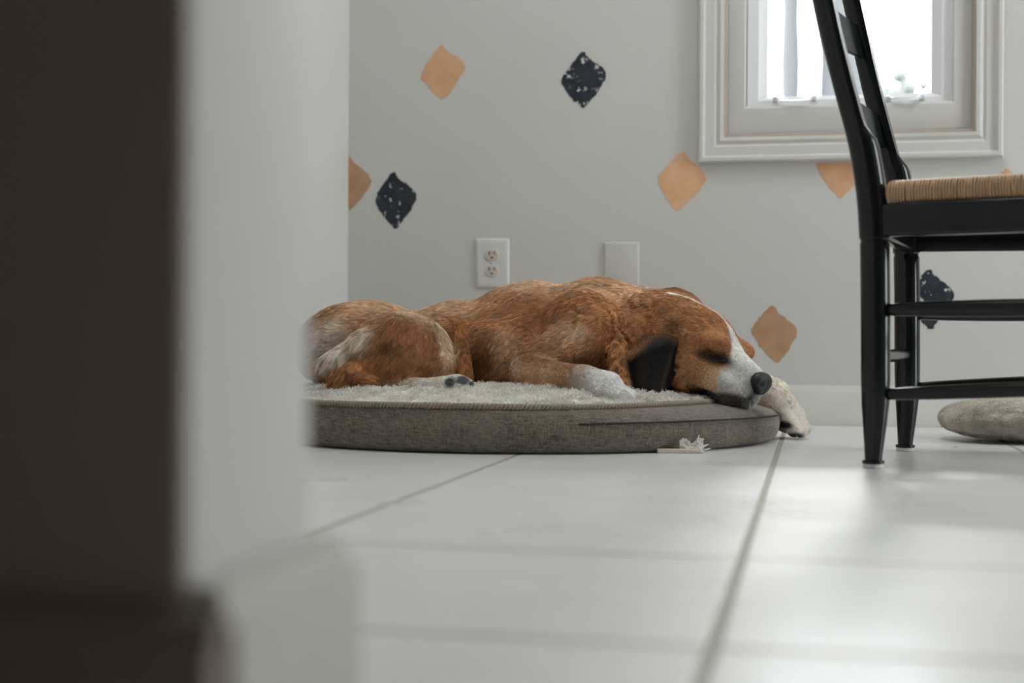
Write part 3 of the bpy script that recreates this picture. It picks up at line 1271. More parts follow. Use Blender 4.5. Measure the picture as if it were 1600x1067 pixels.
# outward test
cen = V.mean(0)
if ((V - cen) * N_).sum(1).mean() < 0:
    Q = Q[:, ::-1]
    N_, qn = tri_normals(V, Q)


def attribs(P):
    """per point: flow, colour, fur length blended from the primitives"""
    n = len(P)
    ds = np.stack([np.abs(p.fn(P)) for p in PRIMS], 1)
    m = ds.min(1, keepdims=True)
    w = np.exp(-(ds - m) / .006)
    w /= w.sum(1, keepdims=True)
    flow = w @ np.stack([p.flow for p in PRIMS])
    w2 = np.exp(-(ds - m) / .004)
    w2 /= w2.sum(1, keepdims=True)
    col = w2 @ np.stack([p.col for p in PRIMS])
    fl_ = w @ np.array([p.flen for p in PRIMS])
    return flow, col, fl_


def blob(P, c, r, soft=.3, R=None):
    q = (P - np.array(c))
    if R is not None:
        q = q @ R
    d = np.linalg.norm(q / np.array(r), axis=1)
    return np.clip((1 + soft - d) / (2 * soft), 0, 1)[:, None]


def mixc(c, col, w):
    return c * (1 - w) + np.array(col) * w


def coat(P, nr):
    """coat markings, with shade in the folds and a glint tinted in"""
    flow, c, L = attribs(P)
    nz = cheap_noise(P, 40, 2)
    nz2 = cheap_noise(P, 11, 5)
    Pj = P + nz * .0025
    # gentle variation of the red coat
    br = 1 + .18 * nz2[:, :1] + .10 * nz[:, 1:2]
    c = c * br
    h = (Pj - S) @ HR                  # head coordinates
    f, l, u = h[:, 0], h[:, 1], h[:, 2]
    inhead = (np.linalg.norm(h / np.array([.2, .11, .13]), axis=1) < 1.15)[:, None]
    # paler tan on the upper side of back and loins
    c = mixc(c, LIGHT, .7 * blob(Pj, cz(845, 440, 2.95), (.13, .18, .028), .6))
    c = mixc(c, LIGHT, .6 * blob(Pj, cz(975, 455, 2.88), (.06, .10, .020), .6))
    c = mixc(c, LIGHT, .85 * blob(Pj, cz(625, 478, 2.90), (.14, .15, .030), .5))
    c = mixc(c, LIGHT, .55 * blob(Pj, cz(545, 520, 2.85), (.06, .10, .06), .5))
    c = mixc(c, (.24, .09, .03), .5 * blob(Pj, cz(990, 545, 2.80), (.022, .08, .09), .5))  # shade in the gap between neck fold and ear, tinted in
    c = mixc(c, CREAM, .85 * blob(Pj, cz(510, 530, 2.82), (.045, .10, .05), .4))
    c = mixc(c, LIGHT, .7 * blob(Pj, cz(690, 478, 2.92), (.10, .12, .018), .6))
    c = mixc(c, (.16, .06, .02), .8 * blob(Pj, cz(752, 572, 2.80), (.018, .10, .045), .5))  # deep gap beside the haunch fold, its shade painted in
    c = mixc(c, LIGHT, .65 * blob(Pj, cz(862, 588, 2.70), (.062, .06, .022), .5))
    c = mixc(c, LIGHT, .45 * blob(Pj, cz(880, 530, 2.78), (.050, .07, .040), .6))
    c = mixc(c, (.22, .09, .035), .6 * blob(Pj, cz(680, 530, 2.74), (.020, .05, .030), .5))
    c = mixc(c, LIGHT, .5 * blob(Pj, cz(790, 545, 2.80), (.022, .08, .045), .6))
    # cream seam down the edge of the haunch
    for a_, b_, r0 in (((640, 484), (690, 503), .021), ((690, 503), (703, 550), .017), ((703, 550), (690, 592), .020)):
        A, B = np.array(cz(*a_, 2.80)), np.array(cz(*b_, 2.78))
        dd = B - A
        t = np.clip(((Pj - A) @ dd) / (dd @ dd), 0, 1)
        q = Pj - (A + t[:, None] * dd)
        q[:, 1] *= .15
        dist = np.linalg.norm(q, axis=1)
        c = mixc(c, (.70, .52, .35), .8 * np.clip((r0 * 1.3 - dist) / (r0 * .8), 0, 1)[:, None])
    # darker swirl on the haunch
    c = mixc(c, DARK, .8 * blob(Pj, cz(612, 545, 2.73), (.020, .05, .016), .7))
    c = mixc(c, (.30, .12, .04), .75 * blob(Pj, cz(632, 512, 2.76), (.05, .06, .014), .7))
    c = mixc(c, (.34, .14, .05), .45 * blob(Pj, cz(655, 575, 2.72), (.055, .06, .03), .6))
    # shade under the shoulder overhang and a shoulder glint painted in; pale chest patch
    c = mixc(c, (.15, .06, .025), .8 * blob(Pj, cz(912, 563, 2.77), (.042, .07, .018), .6))
    c = mixc(c, CREAM, .45 * blob(Pj, cz(905, 520, 2.785), (.018, .06, .010), .7))
    c = mixc(c, CREAM, .45 * blob(Pj, cz(808, 570, 2.76), (.008, .06, .022), .7))
    c = mixc(c, (.30, .12, .04), .4 * blob(Pj, cz(838, 500, 2.86), (.016, .08, .04), .7))
    # white line along the nape
    c = mixc(c, CREAM, .6 * blob(Pj, cz(1030, 447, 2.90), (.035, .035, .008), .5))
    # head markings --------------------------------------------------
    blaze_w = .0048 + .003 * nz[:, 2] - .004 * np.exp(-((f - .0) / .03) ** 2) + .012 * np.clip((f - .055) / .04, 0, 1) + .016 * np.clip((f - .088) / .03, 0, 1)
    bz = np.clip((blaze_w - np.abs(l)) / .006 + .5, 0, 1) * (u > -.01) * (f > -.085)
    c = np.where(inhead, mixc(c, WHITE, bz[:, None]), c)
    # white muzzle
    mz = np.clip((f - .093 - .28 * np.maximum(0, np.abs(l) - .025) + .30 * np.minimum(0, u + .02)) / .010, 0, 1)
    mz = mz * (1 - np.clip((np.abs(l) - .024) / .008, 0, 1) * np.clip((u - .004) / .008, 0, 1))
    c = np.where(inhead, mixc(c, WHITE, mz[:, None]), c)
    # grey-black lips and chin
    lip = np.clip((-.048 - u + .25 * np.maximum(0, f - .11)) / .008, 0, 1) * (f > .055) * np.clip((.012 - l) / .006, 0, 1)
    c = np.where(inhead, mixc(c, (.055, .050, .050), .92 * lip[:, None]), c)
    fr2 = blob(h, (.158, 0, -.045), (.026, .032, .030), .6)
    c = np.where(inhead, mixc(c, (.06, .055, .055), (.72 + .3 * nz[:, 1:2]).clip(0, 1) * fr2), c)
    for s in (-1, 1):
        eye = blob(h, (.088, s * .054, .010), (.030, .026, .0125), .45)
        c = np.where(inhead, mixc(c, BLACK, eye), c)
        eye2 = blob(h, (.070, s * .066, .008), (.020, .02, .008), .6)
        c = np.where(inhead, mixc(c, (.05, .03, .02), .8 * eye2), c)
        c = np.where(inhead, mixc(c, (.60, .36, .19), .6 * blob(h, (.080, s * .056, .031), (.018, .02, .006), .5)), c)
        c = np.where(inhead, mixc(c, (.62, .36, .18), .55 * blob(h, (.055, s * .07, -.030), (.03, .03, .025), .6)), c)
    mole = blob(h, (.030, -.080, -.032), (.008, .03, .005), .5)
    c = np.where(inhead, mixc(c, BLACK, .9 * mole), c)
    c = np.where(inhead, mixc(c, DARK, .7 * blob(h, (-.010, -.07, .035), (.025, .04, .018), .5)), c)
    # hind pads and paw pads
    for (px_, py_, r0) in ((703, 597, .011), (722, 594, .013), (740, 600, .010)):
        c = mixc(c, (.10, .10, .105), blob(P, cz(px_, py_, 2.64), (r0, .03, .009), .25))
    for (px_, py_, r0) in ((1222, 664, .020), (1240, 681, .020)):
        c = mixc(c, (.03, .025, .022), blob(P, cz(px_, py_, 2.85), (r0, .03, .008), .25))
    L = L * np.where((inhead[:, 0]) & (f > .05), .55, 1.0)
    return flow, np.clip(c, 0.004, .9), L


fl0, vc, _ = coat(V, N_)
me = bpy.data.meshes.new('dog')
me.vertices.add(len(V))
me.vertices.foreach_set('co', V.astype(np.float32).ravel())
me.loops.add(len(Q) * 4)
me.loops.foreach_set('vertex_index', Q.astype(np.int32).ravel())
me.polygons.add(len(Q))
me.polygons.foreach_set('loop_start', (np.arange(len(Q)) * 4).astype(np.int32))
me.polygons.foreach_set('use_smooth', np.ones(len(Q), dtype=bool))
me.update(calc_edges=True)
me.validate()
ca = me.color_attributes.new('coat', 'FLOAT_COLOR', 'POINT')
c4 = np.ones((len(V), 4), dtype=np.float32)
c4[:, :3] = vc * .8
ca.data.foreach_set('color', c4.ravel())
mm = NT('dog_coat')
at = mm.n('ShaderNodeAttribute')
at.attribute_name = 'coat'
mm.set(Base_Color=at.outputs['Color'], Roughness=.8, Specular_IOR_Level=.15)
dog_body = link('dog', me, None, (mm.m,))
dog_body.rotation_euler = (0, 0, YAW)
tag(dog_body, 'reddish-brown and white dog asleep, curled on the round bed with its chin over the edge', 'dog')

# fur ----------------------------------------------------------------
area = np.linalg.norm(qn, axis=1)
qc = V[Q].mean(1)
qN = unit(qn)
wgt = area * np.where(qN[:, 2] < -.75, .0, 1) * np.where(qc[:, 2] < .085, .5, 1)
wgt *= np.where(qc[:, 1] > 3.02, .35, 1)         # thinner on the far side
hl = (qc - S) @ HR
hd = np.linalg.norm(hl / np.array([.19, .10, .11]), axis=1)
wgt *= np.where(hd < 1.1, 2.6, 1)
NF = 230000
pick = rng.choice(len(Q), NF, p=wgt / wgt.sum())
u_, v_ = rng.random((NF, 1)), rng.random((NF, 1))
A, B, C_, D_ = [V[Q[pick, j]] for j in range(4)]
root = (A * (1 - u_) + B * u_) * (1 - v_) + (D_ * (1 - u_) + C_ * u_) * v_
An, Bn, Cn, Dn = [N_[Q[pick, j]] for j in range(4)]
nr = unit((An * (1 - u_) + Bn * u_) * (1 - v_) + (Dn * (1 - u_) + Cn * u_) * v_)
flow, fc, fL = coat(root, nr)
flow = unit(flow) + .28 * cheap_noise(root, 22, 21) + .22 * cheap_noise(root, 75, 22) + rng.normal(0, .12, root.shape)
tg = flow - (flow * nr).sum(1, keepdims=True) * nr
tg = unit(tg)
# bare: eyes and pads keep very short hair
L = (fL * rng.uniform(.6, 1.2, NF))[:, None]
dk = fc.max(1) < .05
L[dk] *= .5
hr_ = (root - S) @ HR
L[np.linalg.norm((hr_ - np.array([.168, 0, -.010])) / np.array([.022, .030, .024]), axis=1) < 1] = .0003
lift = .30 + .14 * cheap_noise(root, 50, 23)[:, :1]
Pf = []
for j, t in enumerate((0, .33, .67, 1.0)):
    out_ = nr * (lift * (t - .45 * t * t) * L) + tg * (L * t * .92)
    Pf.append(root + out_ - nr * (.0012 if j == 0 else 0) + np.array([0, 0, -.10]) * L * t * t)
Pf = np.stack(Pf, 1)
from mathutils import kdtree
NG = 15000
kd = kdtree.KDTree(NG)
gi = rng.choice(NF, NG, replace=False)
for a, b in enumerate(gi):
    kd.insert(root[b], a)
kd.balance()
ci = gi[np.array([kd.find(p)[1] for p in root])]
cl = rng.uniform(.35, .85, NF)[ci][:, None]          # clump tightness
for j, t in ((1, .25), (2, .6), (3, .95)):
    Pf[:, j] = Pf[:, j] * (1 - cl * t) + (Pf[ci, j] + (root - root[ci]) * .15) * cl * t
gtone = rng.normal(0, .17, NF)[ci][:, None]
fc = fc * (1 + gtone) * (1 + rng.normal(0, .13, (NF, 1))) * (1 + .16 * cheap_noise(root, 90, 31)[:, :1])
Rf = np.stack([np.full(NF, .00034), np.full(NF, .00032), np.full(NF, .00024), np.full(NF, .00008)], 1)
strands('fur', Pf, Rf, np.clip(fc, .003, .92), strand_mat('fur_strand', rough=.5), dog_body)


# ears: curved flaps with thickness and their own fur
def flap(name, outline_top, outline_bot, depth_fn, thick, colr, n_hair, label, curl=.012, seed=1, flowv=(0, 0, -1)):
    nu, nv = 34, 30
    G = np.zeros((nu, nv, 3))
    for i in range(nu):
        s = i / (nu - 1)
        tp = np.array([np.interp(s, np.linspace(0, 1, len(outline_top)), [q[k] for q in outline_top]) for k in range(2)])
        bt = np.array([np.interp(s, np.linspace(0, 1, len(outline_bot)), [q[k] for q in outline_bot]) for k in range(2)])
        for j in range(nv):
            t = j / (nv - 1)
            p = tp * (1 - t) + bt * t
            G[i, j] = cz(p[0], p[1], depth_fn(s, t))
    # smooth the sheet
    for _ in range(3):
        G[1:-1, 1:-1] = .25 * (G[:-2, 1:-1] + G[2:, 1:-1] + G[1:-1, :-2] + G[1:-1, 2:])
    du = np.gradient(G, axis=0)
    dv = np.gradient(G, axis=1)
    nn = unit(np.cross(du, dv))
    if nn[..., 1].mean() > 0:
        nn = -nn
    front = G
    ed = np.ones((nu, nv))
    for i in range(nu):
        for j in range(nv):
            e = min(i, nu - 1 - i, j + 4, nv - 1 - j)
            ed[i, j] = min(1, .15 + e / 3)
    backg = G - nn * thick * ed[..., None]
    bm = bmesh.new()
    vf = [[bm.verts.new(front[i, j]) for j in range(nv)] for i in range(nu)]
    vb = [[bm.verts.new(backg[i, j]) for j in range(nv)] for i in range(nu)]
    for i in range(nu - 1):
        for j in range(nv - 1):
            bm.faces.new((vf[i][j], vf[i + 1][j], vf[i + 1][j + 1], vf[i][j + 1]))
            bm.faces.new((vb[i][j], vb[i][j + 1], vb[i + 1][j + 1], vb[i + 1][j]))
    for i in range(nu - 1):
        bm.faces.new((vf[i][0], vb[i][0], vb[i + 1][0], vf[i + 1][0]))
        bm.faces.new((vf[i][-1], vf[i + 1][-1], vb[i + 1][-1], vb[i][-1]))
    for j in range(nv - 1):
        bm.faces.new((vf[0][j], vf[0][j + 1], vb[0][j + 1], vb[0][j]))
        bm.faces.new((vf[-1][j], vb[-1][j], vb[-1][j + 1], vf[-1][j + 1]))
    m_ = NT(name + '_skin')
    m_.set(Base_Color=(*colr(0.5, .6), 1), Roughness=.7)
    o = from_bm(name, bm, m_.m, dog_body, smooth=True)
    o['label'] = label
    r = np.random.default_rng(seed)
    s = r.random(n_hair) * (nu - 1.001)
    t = r.random(n_hair) * (nv - 1.001)
    i0, j0 = s.astype(int), t.astype(int)
    a_, b_ = (s - i0)[:, None], (t - j0)[:, None]
    ip = lambda X: (X[i0, j0] * (1 - a_) + X[i0 + 1, j0] * a_) * (1 - b_) + (X[i0, j0 + 1] * (1 - a_) + X[i0 + 1, j0 + 1] * a_) * b_
    rt_, nr_ = ip(front), unit(ip(nn))
    fd = unit(ip(dv)) + .25 * cheap_noise(rt_, 40, seed + 3) + r.normal(0, .10, rt_.shape)
    fd = unit(fd - (fd * nr_).sum(1, keepdims=True) * nr_)
    cc = np.array([colr(x / (nu - 1), y / (nv - 1)) for x, y in zip(s, t)])
    Lh = .0085 * r.uniform(.6, 1.2, (n_hair, 1))
    P_ = np.stack([rt_ - nr_ * .001 * (1 if q == 0 else 0) + fd * Lh * q + nr_ * Lh * .22 * (q - .5 * q * q) for q in (0, .33, .67, 1)], 1)
    cc = cc * (1 + r.normal(0, .15, (n_hair, 1)))
    strands('ear_fur', P_, np.array([.00034, .0003, .00024, .0001]), np.clip(cc, .003, .9), bpy.data.materials['fur_strand'], o)
    return o


def earcol(s, t):
    # brown at the set of the ear, near black below, warm rim at the back edge
    k = max(0, min(1, (t - .12 - .05 * math.sin(s * 9)) / .16))
    a = np.array((.36, .155, .06)) * (1 - k) + np.array((.014, .012, .012)) * k
    f1 = math.exp(-((s - .74 + .10 * t) / .035) ** 2) * (t > .12) * .55
    a = a * (1 - f1) + np.array((.11, .070, .050)) * f1
    f2 = math.exp(-((s - .30) / .10) ** 2) * .18
    a = a * (1 - f2) + np.array((.09, .06, .045)) * f2
    rim = max(0, 1 - s / .05)
    return tuple(a * (1 - rim * .6) + np.array((.22, .16, .12)) * rim * .6)


ear_top = [(976, 545), (990, 533), (1008, 520), (1030, 508), (1056, 502), (1076, 505), (1090, 518)]
ear_bot = [(988, 604), (996, 609), (1008, 612), (1022, 613), (1034, 612), (1046, 602), (1062, 570)]


def ear_depth(s, t):
    base = 2.705 + .012 * math.cos(math.pi * (s - .3)) * 0
    # bulges to the viewer in the middle, tucked in at the top and at the right hand fold
    top = max(0, 1 - t / .28) ** 1.4
    return 2.735 + (.050 + .045 * min(1, s / .35)) * top - .028 * math.sin(math.pi * min(1, s * .9 + .05)) - .015 * t + .055 * max(0, s - .62) + .013 * math.sin(s * 10 + .6) * t


flap('ear', ear_top, ear_bot, ear_depth, .007, earcol, 16000, 'dark brown, nearly black drooping near ear', seed=5)

# nose
bm = bmesh.new()
bmesh.ops.create_icosphere(bm, subdivisions=4, radius=1)
for v in bm.verts:
    p = v.co.copy()
    x_, y_, z_ = p
    # forward x, lateral y, up z ; flattened front, broad top, split philtrum
    q = Vector((x_ * .0190, y_ * .0315 * (1 + .14 * z_), z_ * .0225))
    if x_ > .2:
        q.x *= 1 - .32 * (x_ - .2)
    q.y = math.copysign(abs(q.y / .0315) ** .85 * .0315, q.y)
    if z_ < -.2:
        q.y *= 1 - .35 * (-z_ - .2)
    for s in (-1, 1):
        d = math.sqrt(((y_ - s * .52) / .22) ** 2 + ((z_ + .05) / .24) ** 2)
        if x_ > 0 and d < 1.3:
            q.x -= .010 * max(0, 1.1 - d)
        d2 = math.sqrt(((y_ - s * .80) / .22) ** 2 + ((z_ + .22) / .13) ** 2)
        if d2 < 1:
            q.y -= s * .004 * (1 - d2)
    if x_ > 0:
        q.x -= .0030 * math.exp(-(y_ / .10) ** 2) * (1 if z_ < .4 else 0)
    q.x += .0003 * noise.noise(p * 30)
    v.co = Vector(hp(.164, .002, -.009) + HR @ np.array(q))
m_nose = NT('nose_leather')
m_nose.set(Base_Color=(.012, .012, .014, 1), Roughness=.5, Specular_IOR_Level=.5)
m_nose.bump(m_nose.noise(700, 2), .35, .0006)
o = from_bm('nose', bm, m_nose.m, dog_body, smooth=True)
o['label'] = 'black leathery nose'
# closed eyelid ridges with lashes line
m_lid = NT('eyelid_skin')
m_lid.set(Base_Color=(.012, .010, .010, 1), Roughness=.5)
for s in (-1, 1):
    bm = bmesh.new()
    pts = [hp(.064 + .040 * t, s * (.0655 + .016 * t - .032 * t * t), .0080 + .002 * t - .0045 * math.sin(math.pi * t)) for t in np.linspace(0, 1, 12)]
    tube(bm, pts, [.0006 + .0022 * math.sin(math.pi * (i / 11)) for i in range(12)], 8)
    o = from_bm('closed_eyelid', bm, m_lid.m, dog_body, smooth=True)
# claws of the draped paw and the near paw
m_claw = NT('claw_horn')
m_claw.set(Base_Color=(.45, .38, .30, 1), Roughness=.35)
for (ex, ey, ec, dx_, dz_) in ((1243, 676, 2.842, .4, -1), (1256, 678, 2.855, .5, -1), (1261, 674, 2.880, .6, -1), (975, 629, 2.550, 1, -.5), (989, 626, 2.558, 1, -.5), (996, 624, 2.583, 1, -.5)):
    bm = bmesh.new()
    p = Vector(cz(ex, ey, ec))
    d = Vector((dx_, -.3, dz_)).normalized()
    tube(bm, [p - d * .004, p + d * .002, p + d * .006 + Vector((0, 0, -.001))], [.0028, .0024, .0006], 8)
    from_bm('claw', bm, m_claw.m, dog_body, smooth=True)

# ------------------------------------------------------------------ torn scrap at the foot of the bed
p = onfloor(1066, 708)
scrap = empty('torn_scrap', p, YAW)
tag(scrap, 'torn white paper scrap on a tan strip, on the tiles against the bed', 'scrap')
M_paper = simple('torn_paper', (0.86, 0.84, 0.80, 1), .7, .08, 60)
M_strip = simple('tan_strip', (0.62, 0.52, 0.44, 1), .7, .1, 60)
bm = bmesh.new()
nx_, nz_ = 22, 12
G = []
rr = random.Random(4)
for i in range(nx_ + 1):
    row = []
    for j in range(nz_ + 1):
        s, t = i / nx_, j / nz_
        x_ = -.004 + .042 * s + .003 * rr.random() * (j in (0, nz_))
        z_ = .001 + t * (.019 + .004 * math.sin(s * 9) + .004 * rr.random())
        y_ = -.004 + .006 * noise.noise(Vector((s * 5, t * 4, 0))) + .012 * t
        row.append(Vector((x_, y_, z_)))
    G.append(row)
vf = [[bm.verts.new(v) for v in r] for r in G]
for i in range(nx_):
    for j in range(nz_):
        bm.faces.new((vf[i][j], vf[i + 1][j], vf[i + 1][j + 1], vf[i][j + 1]))
r_ = bmesh.ops.solidify(bm, geom=bm.faces[:], thickness=.0012)
for (x0, z0, dx_, dz_) in ((.026, .02, .004, .012), (.040, .006, .010, .002), (.038, .012, .008, .004)):
    tube(bm, [(x0, .004, z0), (x0 + dx_, .002, z0 + dz_)], [.0022, .0008], 6)
from_bm('paper', bm, M_paper, scrap)
bm = bmesh.new()
box(bm, -.044, .030, -.006, .004, .0006, .0075, .0015)
for v in bm.verts:
    v.co.z += .0012 * noise.noise(v.co * 60)
from_bm('strip', bm, M_strip, scrap)

# ------------------------------------------------------------------ fleece cushion at the right
pc = W(1.035, 2.86, 0)
pil = empty('fleece_cushion', pc, YAW)
tag(pil, 'small rounded cream fleece cushion on the floor under the chair', 'cushion')
M_pil = simple('cushion_fleece', (0.52, 0.475, 0.41, 1), .95, .08, 50, .7, 160, .1)
bm = bmesh.new()
bmesh.ops.create_icosphere(bm, subdivisions=6, radius=1)
PA, PC_, PZ = .168, .155, .0435


def pil_shape(p):
    r2 = math.hypot(p.x, p.y)
    z_ = p.z
    prof = math.copysign(abs(z_) ** .92, z_)
    q = Vector((p.x * PA, p.y * PC_, prof * PZ + PZ + .0005))
    q += p * (.0022 * noise.noise(p * 7) + .0014 * noise.noise(p * 26))
    if q.z < .0008:
        q.z = .0008
    return q


for v in bm.verts:
    v.co = pil_shape(v.co.copy())
from_bm('cover', bm, M_pil, pil, smooth=True)
n = 42000
r_ = np.random.default_rng(8)
dv_ = unit(r_.normal(size=(n, 3)))
dv_ = dv_[(dv_[:, 2] > -.8)]
root = np.array([pil_shape(Vector(d)) for d in dv_])
nr_ = unit(dv_ / np.array([PA, PC_, PZ * 1.0]))
P = fuzz(root, nr_, .0048, .0014, 12, lift=.7)
tone = .9 + .14 * cheap_noise(root, 80, 19)[:, :1] + r_.normal(0, .05, (len(root), 1))
P[..., 2] = np.maximum(P[..., 2], .0008)
cp = strands('fleece_pile', P, np.array([.0005, .00045, .0004, .00035, .0002]), np.clip(np.array([[.74, .69, .62]]) * tone, .1, .85), bpy.data.materials['fleece_fibre'], pil)
cp['kind'] = 'stuff'

# ------------------------------------------------------------------ chair
near = np.array([.567, 2.222])
far = np.array([.713, 2.569])
bdir = (far - near) / np.linalg.norm(far - near)        # near back leg -> far back leg
fdir = np.array([bdir[1], -bdir[0]])                    # chair forward (to the right, slightly to the camera)
BW = np.linalg.norm(far - near)
mid = (near + far) / 2
# chair local frame: x forward, y to far side, z up
cw_ = W(mid[0], mid[1], 0)
ang = math.atan2(W(fdir[0], fdir[1], 0).y, W(fdir[0], fdir[1], 0).x)
chair = empty('ladderback_chair', cw_, ang)
tag(chair, 'black ladder-back wooden chair with woven rush seat, right of the dog', 'chair')


def mchair():
    m = NT('black_lacquer')
    n1 = m.noise(40, 4)
    sc = m.ramp(m.noise(330, 2, .7), .735, .76)
    base = m.mix(n1, (0.004, 0.0055, 0.006, 1), (0.007, 0.009, 0.010, 1))
    m.set(Base_Color=m.mix(m.math('MULTIPLY', sc, .6), base, (.22, .2, .17, 1)), Roughness=m.math('ADD', m.math('MULTIPLY', n1, .08), .15),
          Specular_IOR_Level=.33)
    m.bump(m.noise(25, 3), .1, .001)
    return m.m


M_chair = mchair()
M_glide = simple('nylon_glide', (0.62, 0.62, 0.60, 1), .5)
M_brass = simple('worn_edge', (0.30, 0.24, 0.14, 1), .5)
hb = BW / 2


def s_of(x, y, base=near):
    """side-plane coordinate of a photo point on the near post's plane"""
    u = (x - ROLL * (horizon(x) - y) - 800) / F
    s = (base[1] * u - base[0]) / (fdir[0] - fdir[1] * u)
    c = base[1] + fdir[1] * s
    return s, CAM_Z + (horizon(x) - y) / F * c


post_px = [(1364, 728), (1368, 640), (1368, 500), (1367, 382), (1365, 337), (1362, 300), (1356, 262), (1350, 225), (1345, 205), (1338, 185), (1329, 150), (1319, 112), (1309.5, 75), (1300.5, 37), (1293, 0)]
SP = sorted([s_of(*q)[::-1] for q in post_px])      # (z, s)
zs = [q[0] for q in SP]
ss = [q[1] for q in SP]
slope = (ss[-1] - ss[-3]) / (zs[-1] - zs[-3])


def post_s(z):
    if z > zs[-1]:
        return ss[-1] + slope * (z - zs[-1])
    return float(np.interp(z, zs, ss))


# smooth the spine
zz_ = np.linspace(0, 1.0, 101)
sv = np.array([post_s(z) for z in zz_])
for _ in range(12):
    sv[1:-1] = .25 * sv[:-2] + .5 * sv[1:-1] + .25 * sv[2:]


def post_c(z):
    return float(np.interp(z, zz_, sv))


def leg_radius(z, lowz):
    """turned profile by height: foot taper, groove, straight above"""
    tb = [(0, .0130), (.012, .0130), (.05, .0165), (.10, .0212), (.14, .0225), (.34, .0228), (.351, .0228), (.353, .0210), (.356, .0210), (.358, .0236), (.50, .0236)]
    return float(np.interp(z, [q[0] for q in tb], [q[1] for q in tb]))


def back_post(sy):
    bm = bmesh.new()
    zlist = [.010, .02, .04, .06, .08, .10, .12, .14, .17, .2, .24, .28, .32, .34, .350, .3525, .3565, .3585, .37, .39, .41, .43, .45, .465, .48, .495, .505, .515, .525, .535, .545, .56, .59, .62, .66, .70, .74, .78, .82, .86, .90, .94, .965]
    rings = []
    N = 28
    for z in zlist:
        cx_ = post_c(z)
        r0 = leg_radius(z, 0)
        k = min(1, max(0, (z - .505) / .035))
        k = k * k * (3 - 2 * k)
        ring = []
        for q in range(N):
            t = 2 * math.pi * q / N
            x_ = math.cos(t) * r0
            y_ = math.sin(t) * r0 * (1 - .12 * k)
            # above the shoulder the front is planed flat
            if k > 0:
                flat = .0236 - .0135 * k
                x_ = min(x_, flat)
            ring.append(Vector((cx_ + x_, sy * hb + y_, z)))
        rings.append(ring)
    # rounded finial
    for dz, sc in ((.008, .8), (.012, .45)):
        base_ = rings[-1 if sc == .8 else -2]
        cx_ = post_c(.965 + dz)
        c0 = Vector((post_c(.965), sy * hb, .965))
        ring = [Vector((cx_, sy * hb, .965 + dz)) + (v - c0) * sc for v in rings[len(zlist) - 1]]
        rings.append(ring)
    loft(bm, rings)
    # foot flange
    x0 = post_c(.01)
    tube(bm, [(x0, sy * hb, .0065), (x0, sy * hb, .0075), (x0, sy * hb, .0115), (x0, sy * hb, .0125)], [.015, .0172, .0172, .013], 28)
    o = from_bm('leg', bm, M_chair, chair, autos=math.radians(38))
    o['label'] = 'near back post and leg' if sy < 0 else 'far back post and leg'
    bm = bmesh.new()
    tube(bm, [(x0, sy * hb, .0002), (x0, sy * hb, .0008), (x0, sy * hb, .0066)], [.0145, .0158, .0158], 28)
    from_bm('foot_glide', bm, M_glide, o, autos=math.radians(38))
    return o


for sy in (-1, 1):
    back_post(sy)
SEAT_D = .40
SPL = math.tan(math.radians(9))
fw = hb + SEAT_D * SPL


def front_leg(sy):
    bm = bmesh.new()
    zlist = [.010, .02, .04, .06, .08, .10, .12, .14, .2, .28, .34, .350, .3525, .3565, .3585, .38, .41, .437, .440]
    N = 28
    rings = [[Vector((SEAT_D + math.cos(2 * math.pi * q / N) * leg_radius(z, 0) * (.7 if z == .44 else 1), sy * fw + math.sin(2 * math.pi * q / N) * leg_radius(z, 0) * (.7 if z == .44 else 1), z)) for q in range(N)] for z in zlist]
    loft(bm, rings)
    tube(bm, [(SEAT_D, sy * fw, .0065), (SEAT_D, sy * fw, .0075), (SEAT_D, sy * fw, .0115), (SEAT_D, sy * fw, .0125)], [.015, .0172, .0172, .013], 28)
    o = from_bm('leg', bm, M_chair, chair, autos=math.radians(38))
    bm = bmesh.new()
    tube(bm, [(SEAT_D, sy * fw, .0002), (SEAT_D, sy * fw, .0008), (SEAT_D, sy * fw, .0066)], [.0145, .0158, .0158], 28)
    from_bm('foot_glide', bm, M_glide, o, autos=math.radians(38))


for sy in (-1, 1):
    front_leg(sy)


def rail(p, q, z0, z1, th_, name='seat_rail', z0b=None, z1b=None):
    """plank between two plan points"""
    bm = bmesh.new()
    p, q = Vector((*p, 0)), Vector((*q, 0))
    L = (q - p).length
    box(bm, 0, L, -th_ / 2, th_ / 2, 0, z1 - z0, .006, seg=3)
    a_ = math.atan2((q - p).y, (q - p).x)
    bm.transform(Matrix.Translation((p.x, p.y, z0)) @ Matrix.Rotation(a_, 4, 'Z'))
    return from_bm(name, bm, M_chair, chair, autos=math.radians(30))


AZ0, AZ1 = .360, .4115
rail((.012, -hb - .004), (SEAT_D, -fw - .004), AZ0, AZ1, .030)
rail((.012, hb + .004), (SEAT_D, fw + .004), AZ0, AZ1, .030)
rail((0.0, -hb), (0.0, hb), AZ0, AZ1, .026)
rail((SEAT_D, -fw), (SEAT_D, fw), AZ0, AZ1, .026)


def rung(p, q, r0, r1):
    bm = bmesh.new()
    p, q = Vector(p), Vector(q)
    n = 24
    pts = [p.lerp(q, i / n) for i in range(n + 1)]
    rad = [r0 + (r1 - r0) * math.sin(math.pi * min(1, max(0, (i / n)))) ** .6 for i in range(n + 1)]
    tube(bm, pts, rad, 16)
    return from_bm('stretcher', bm, M_chair, chair, smooth=True)


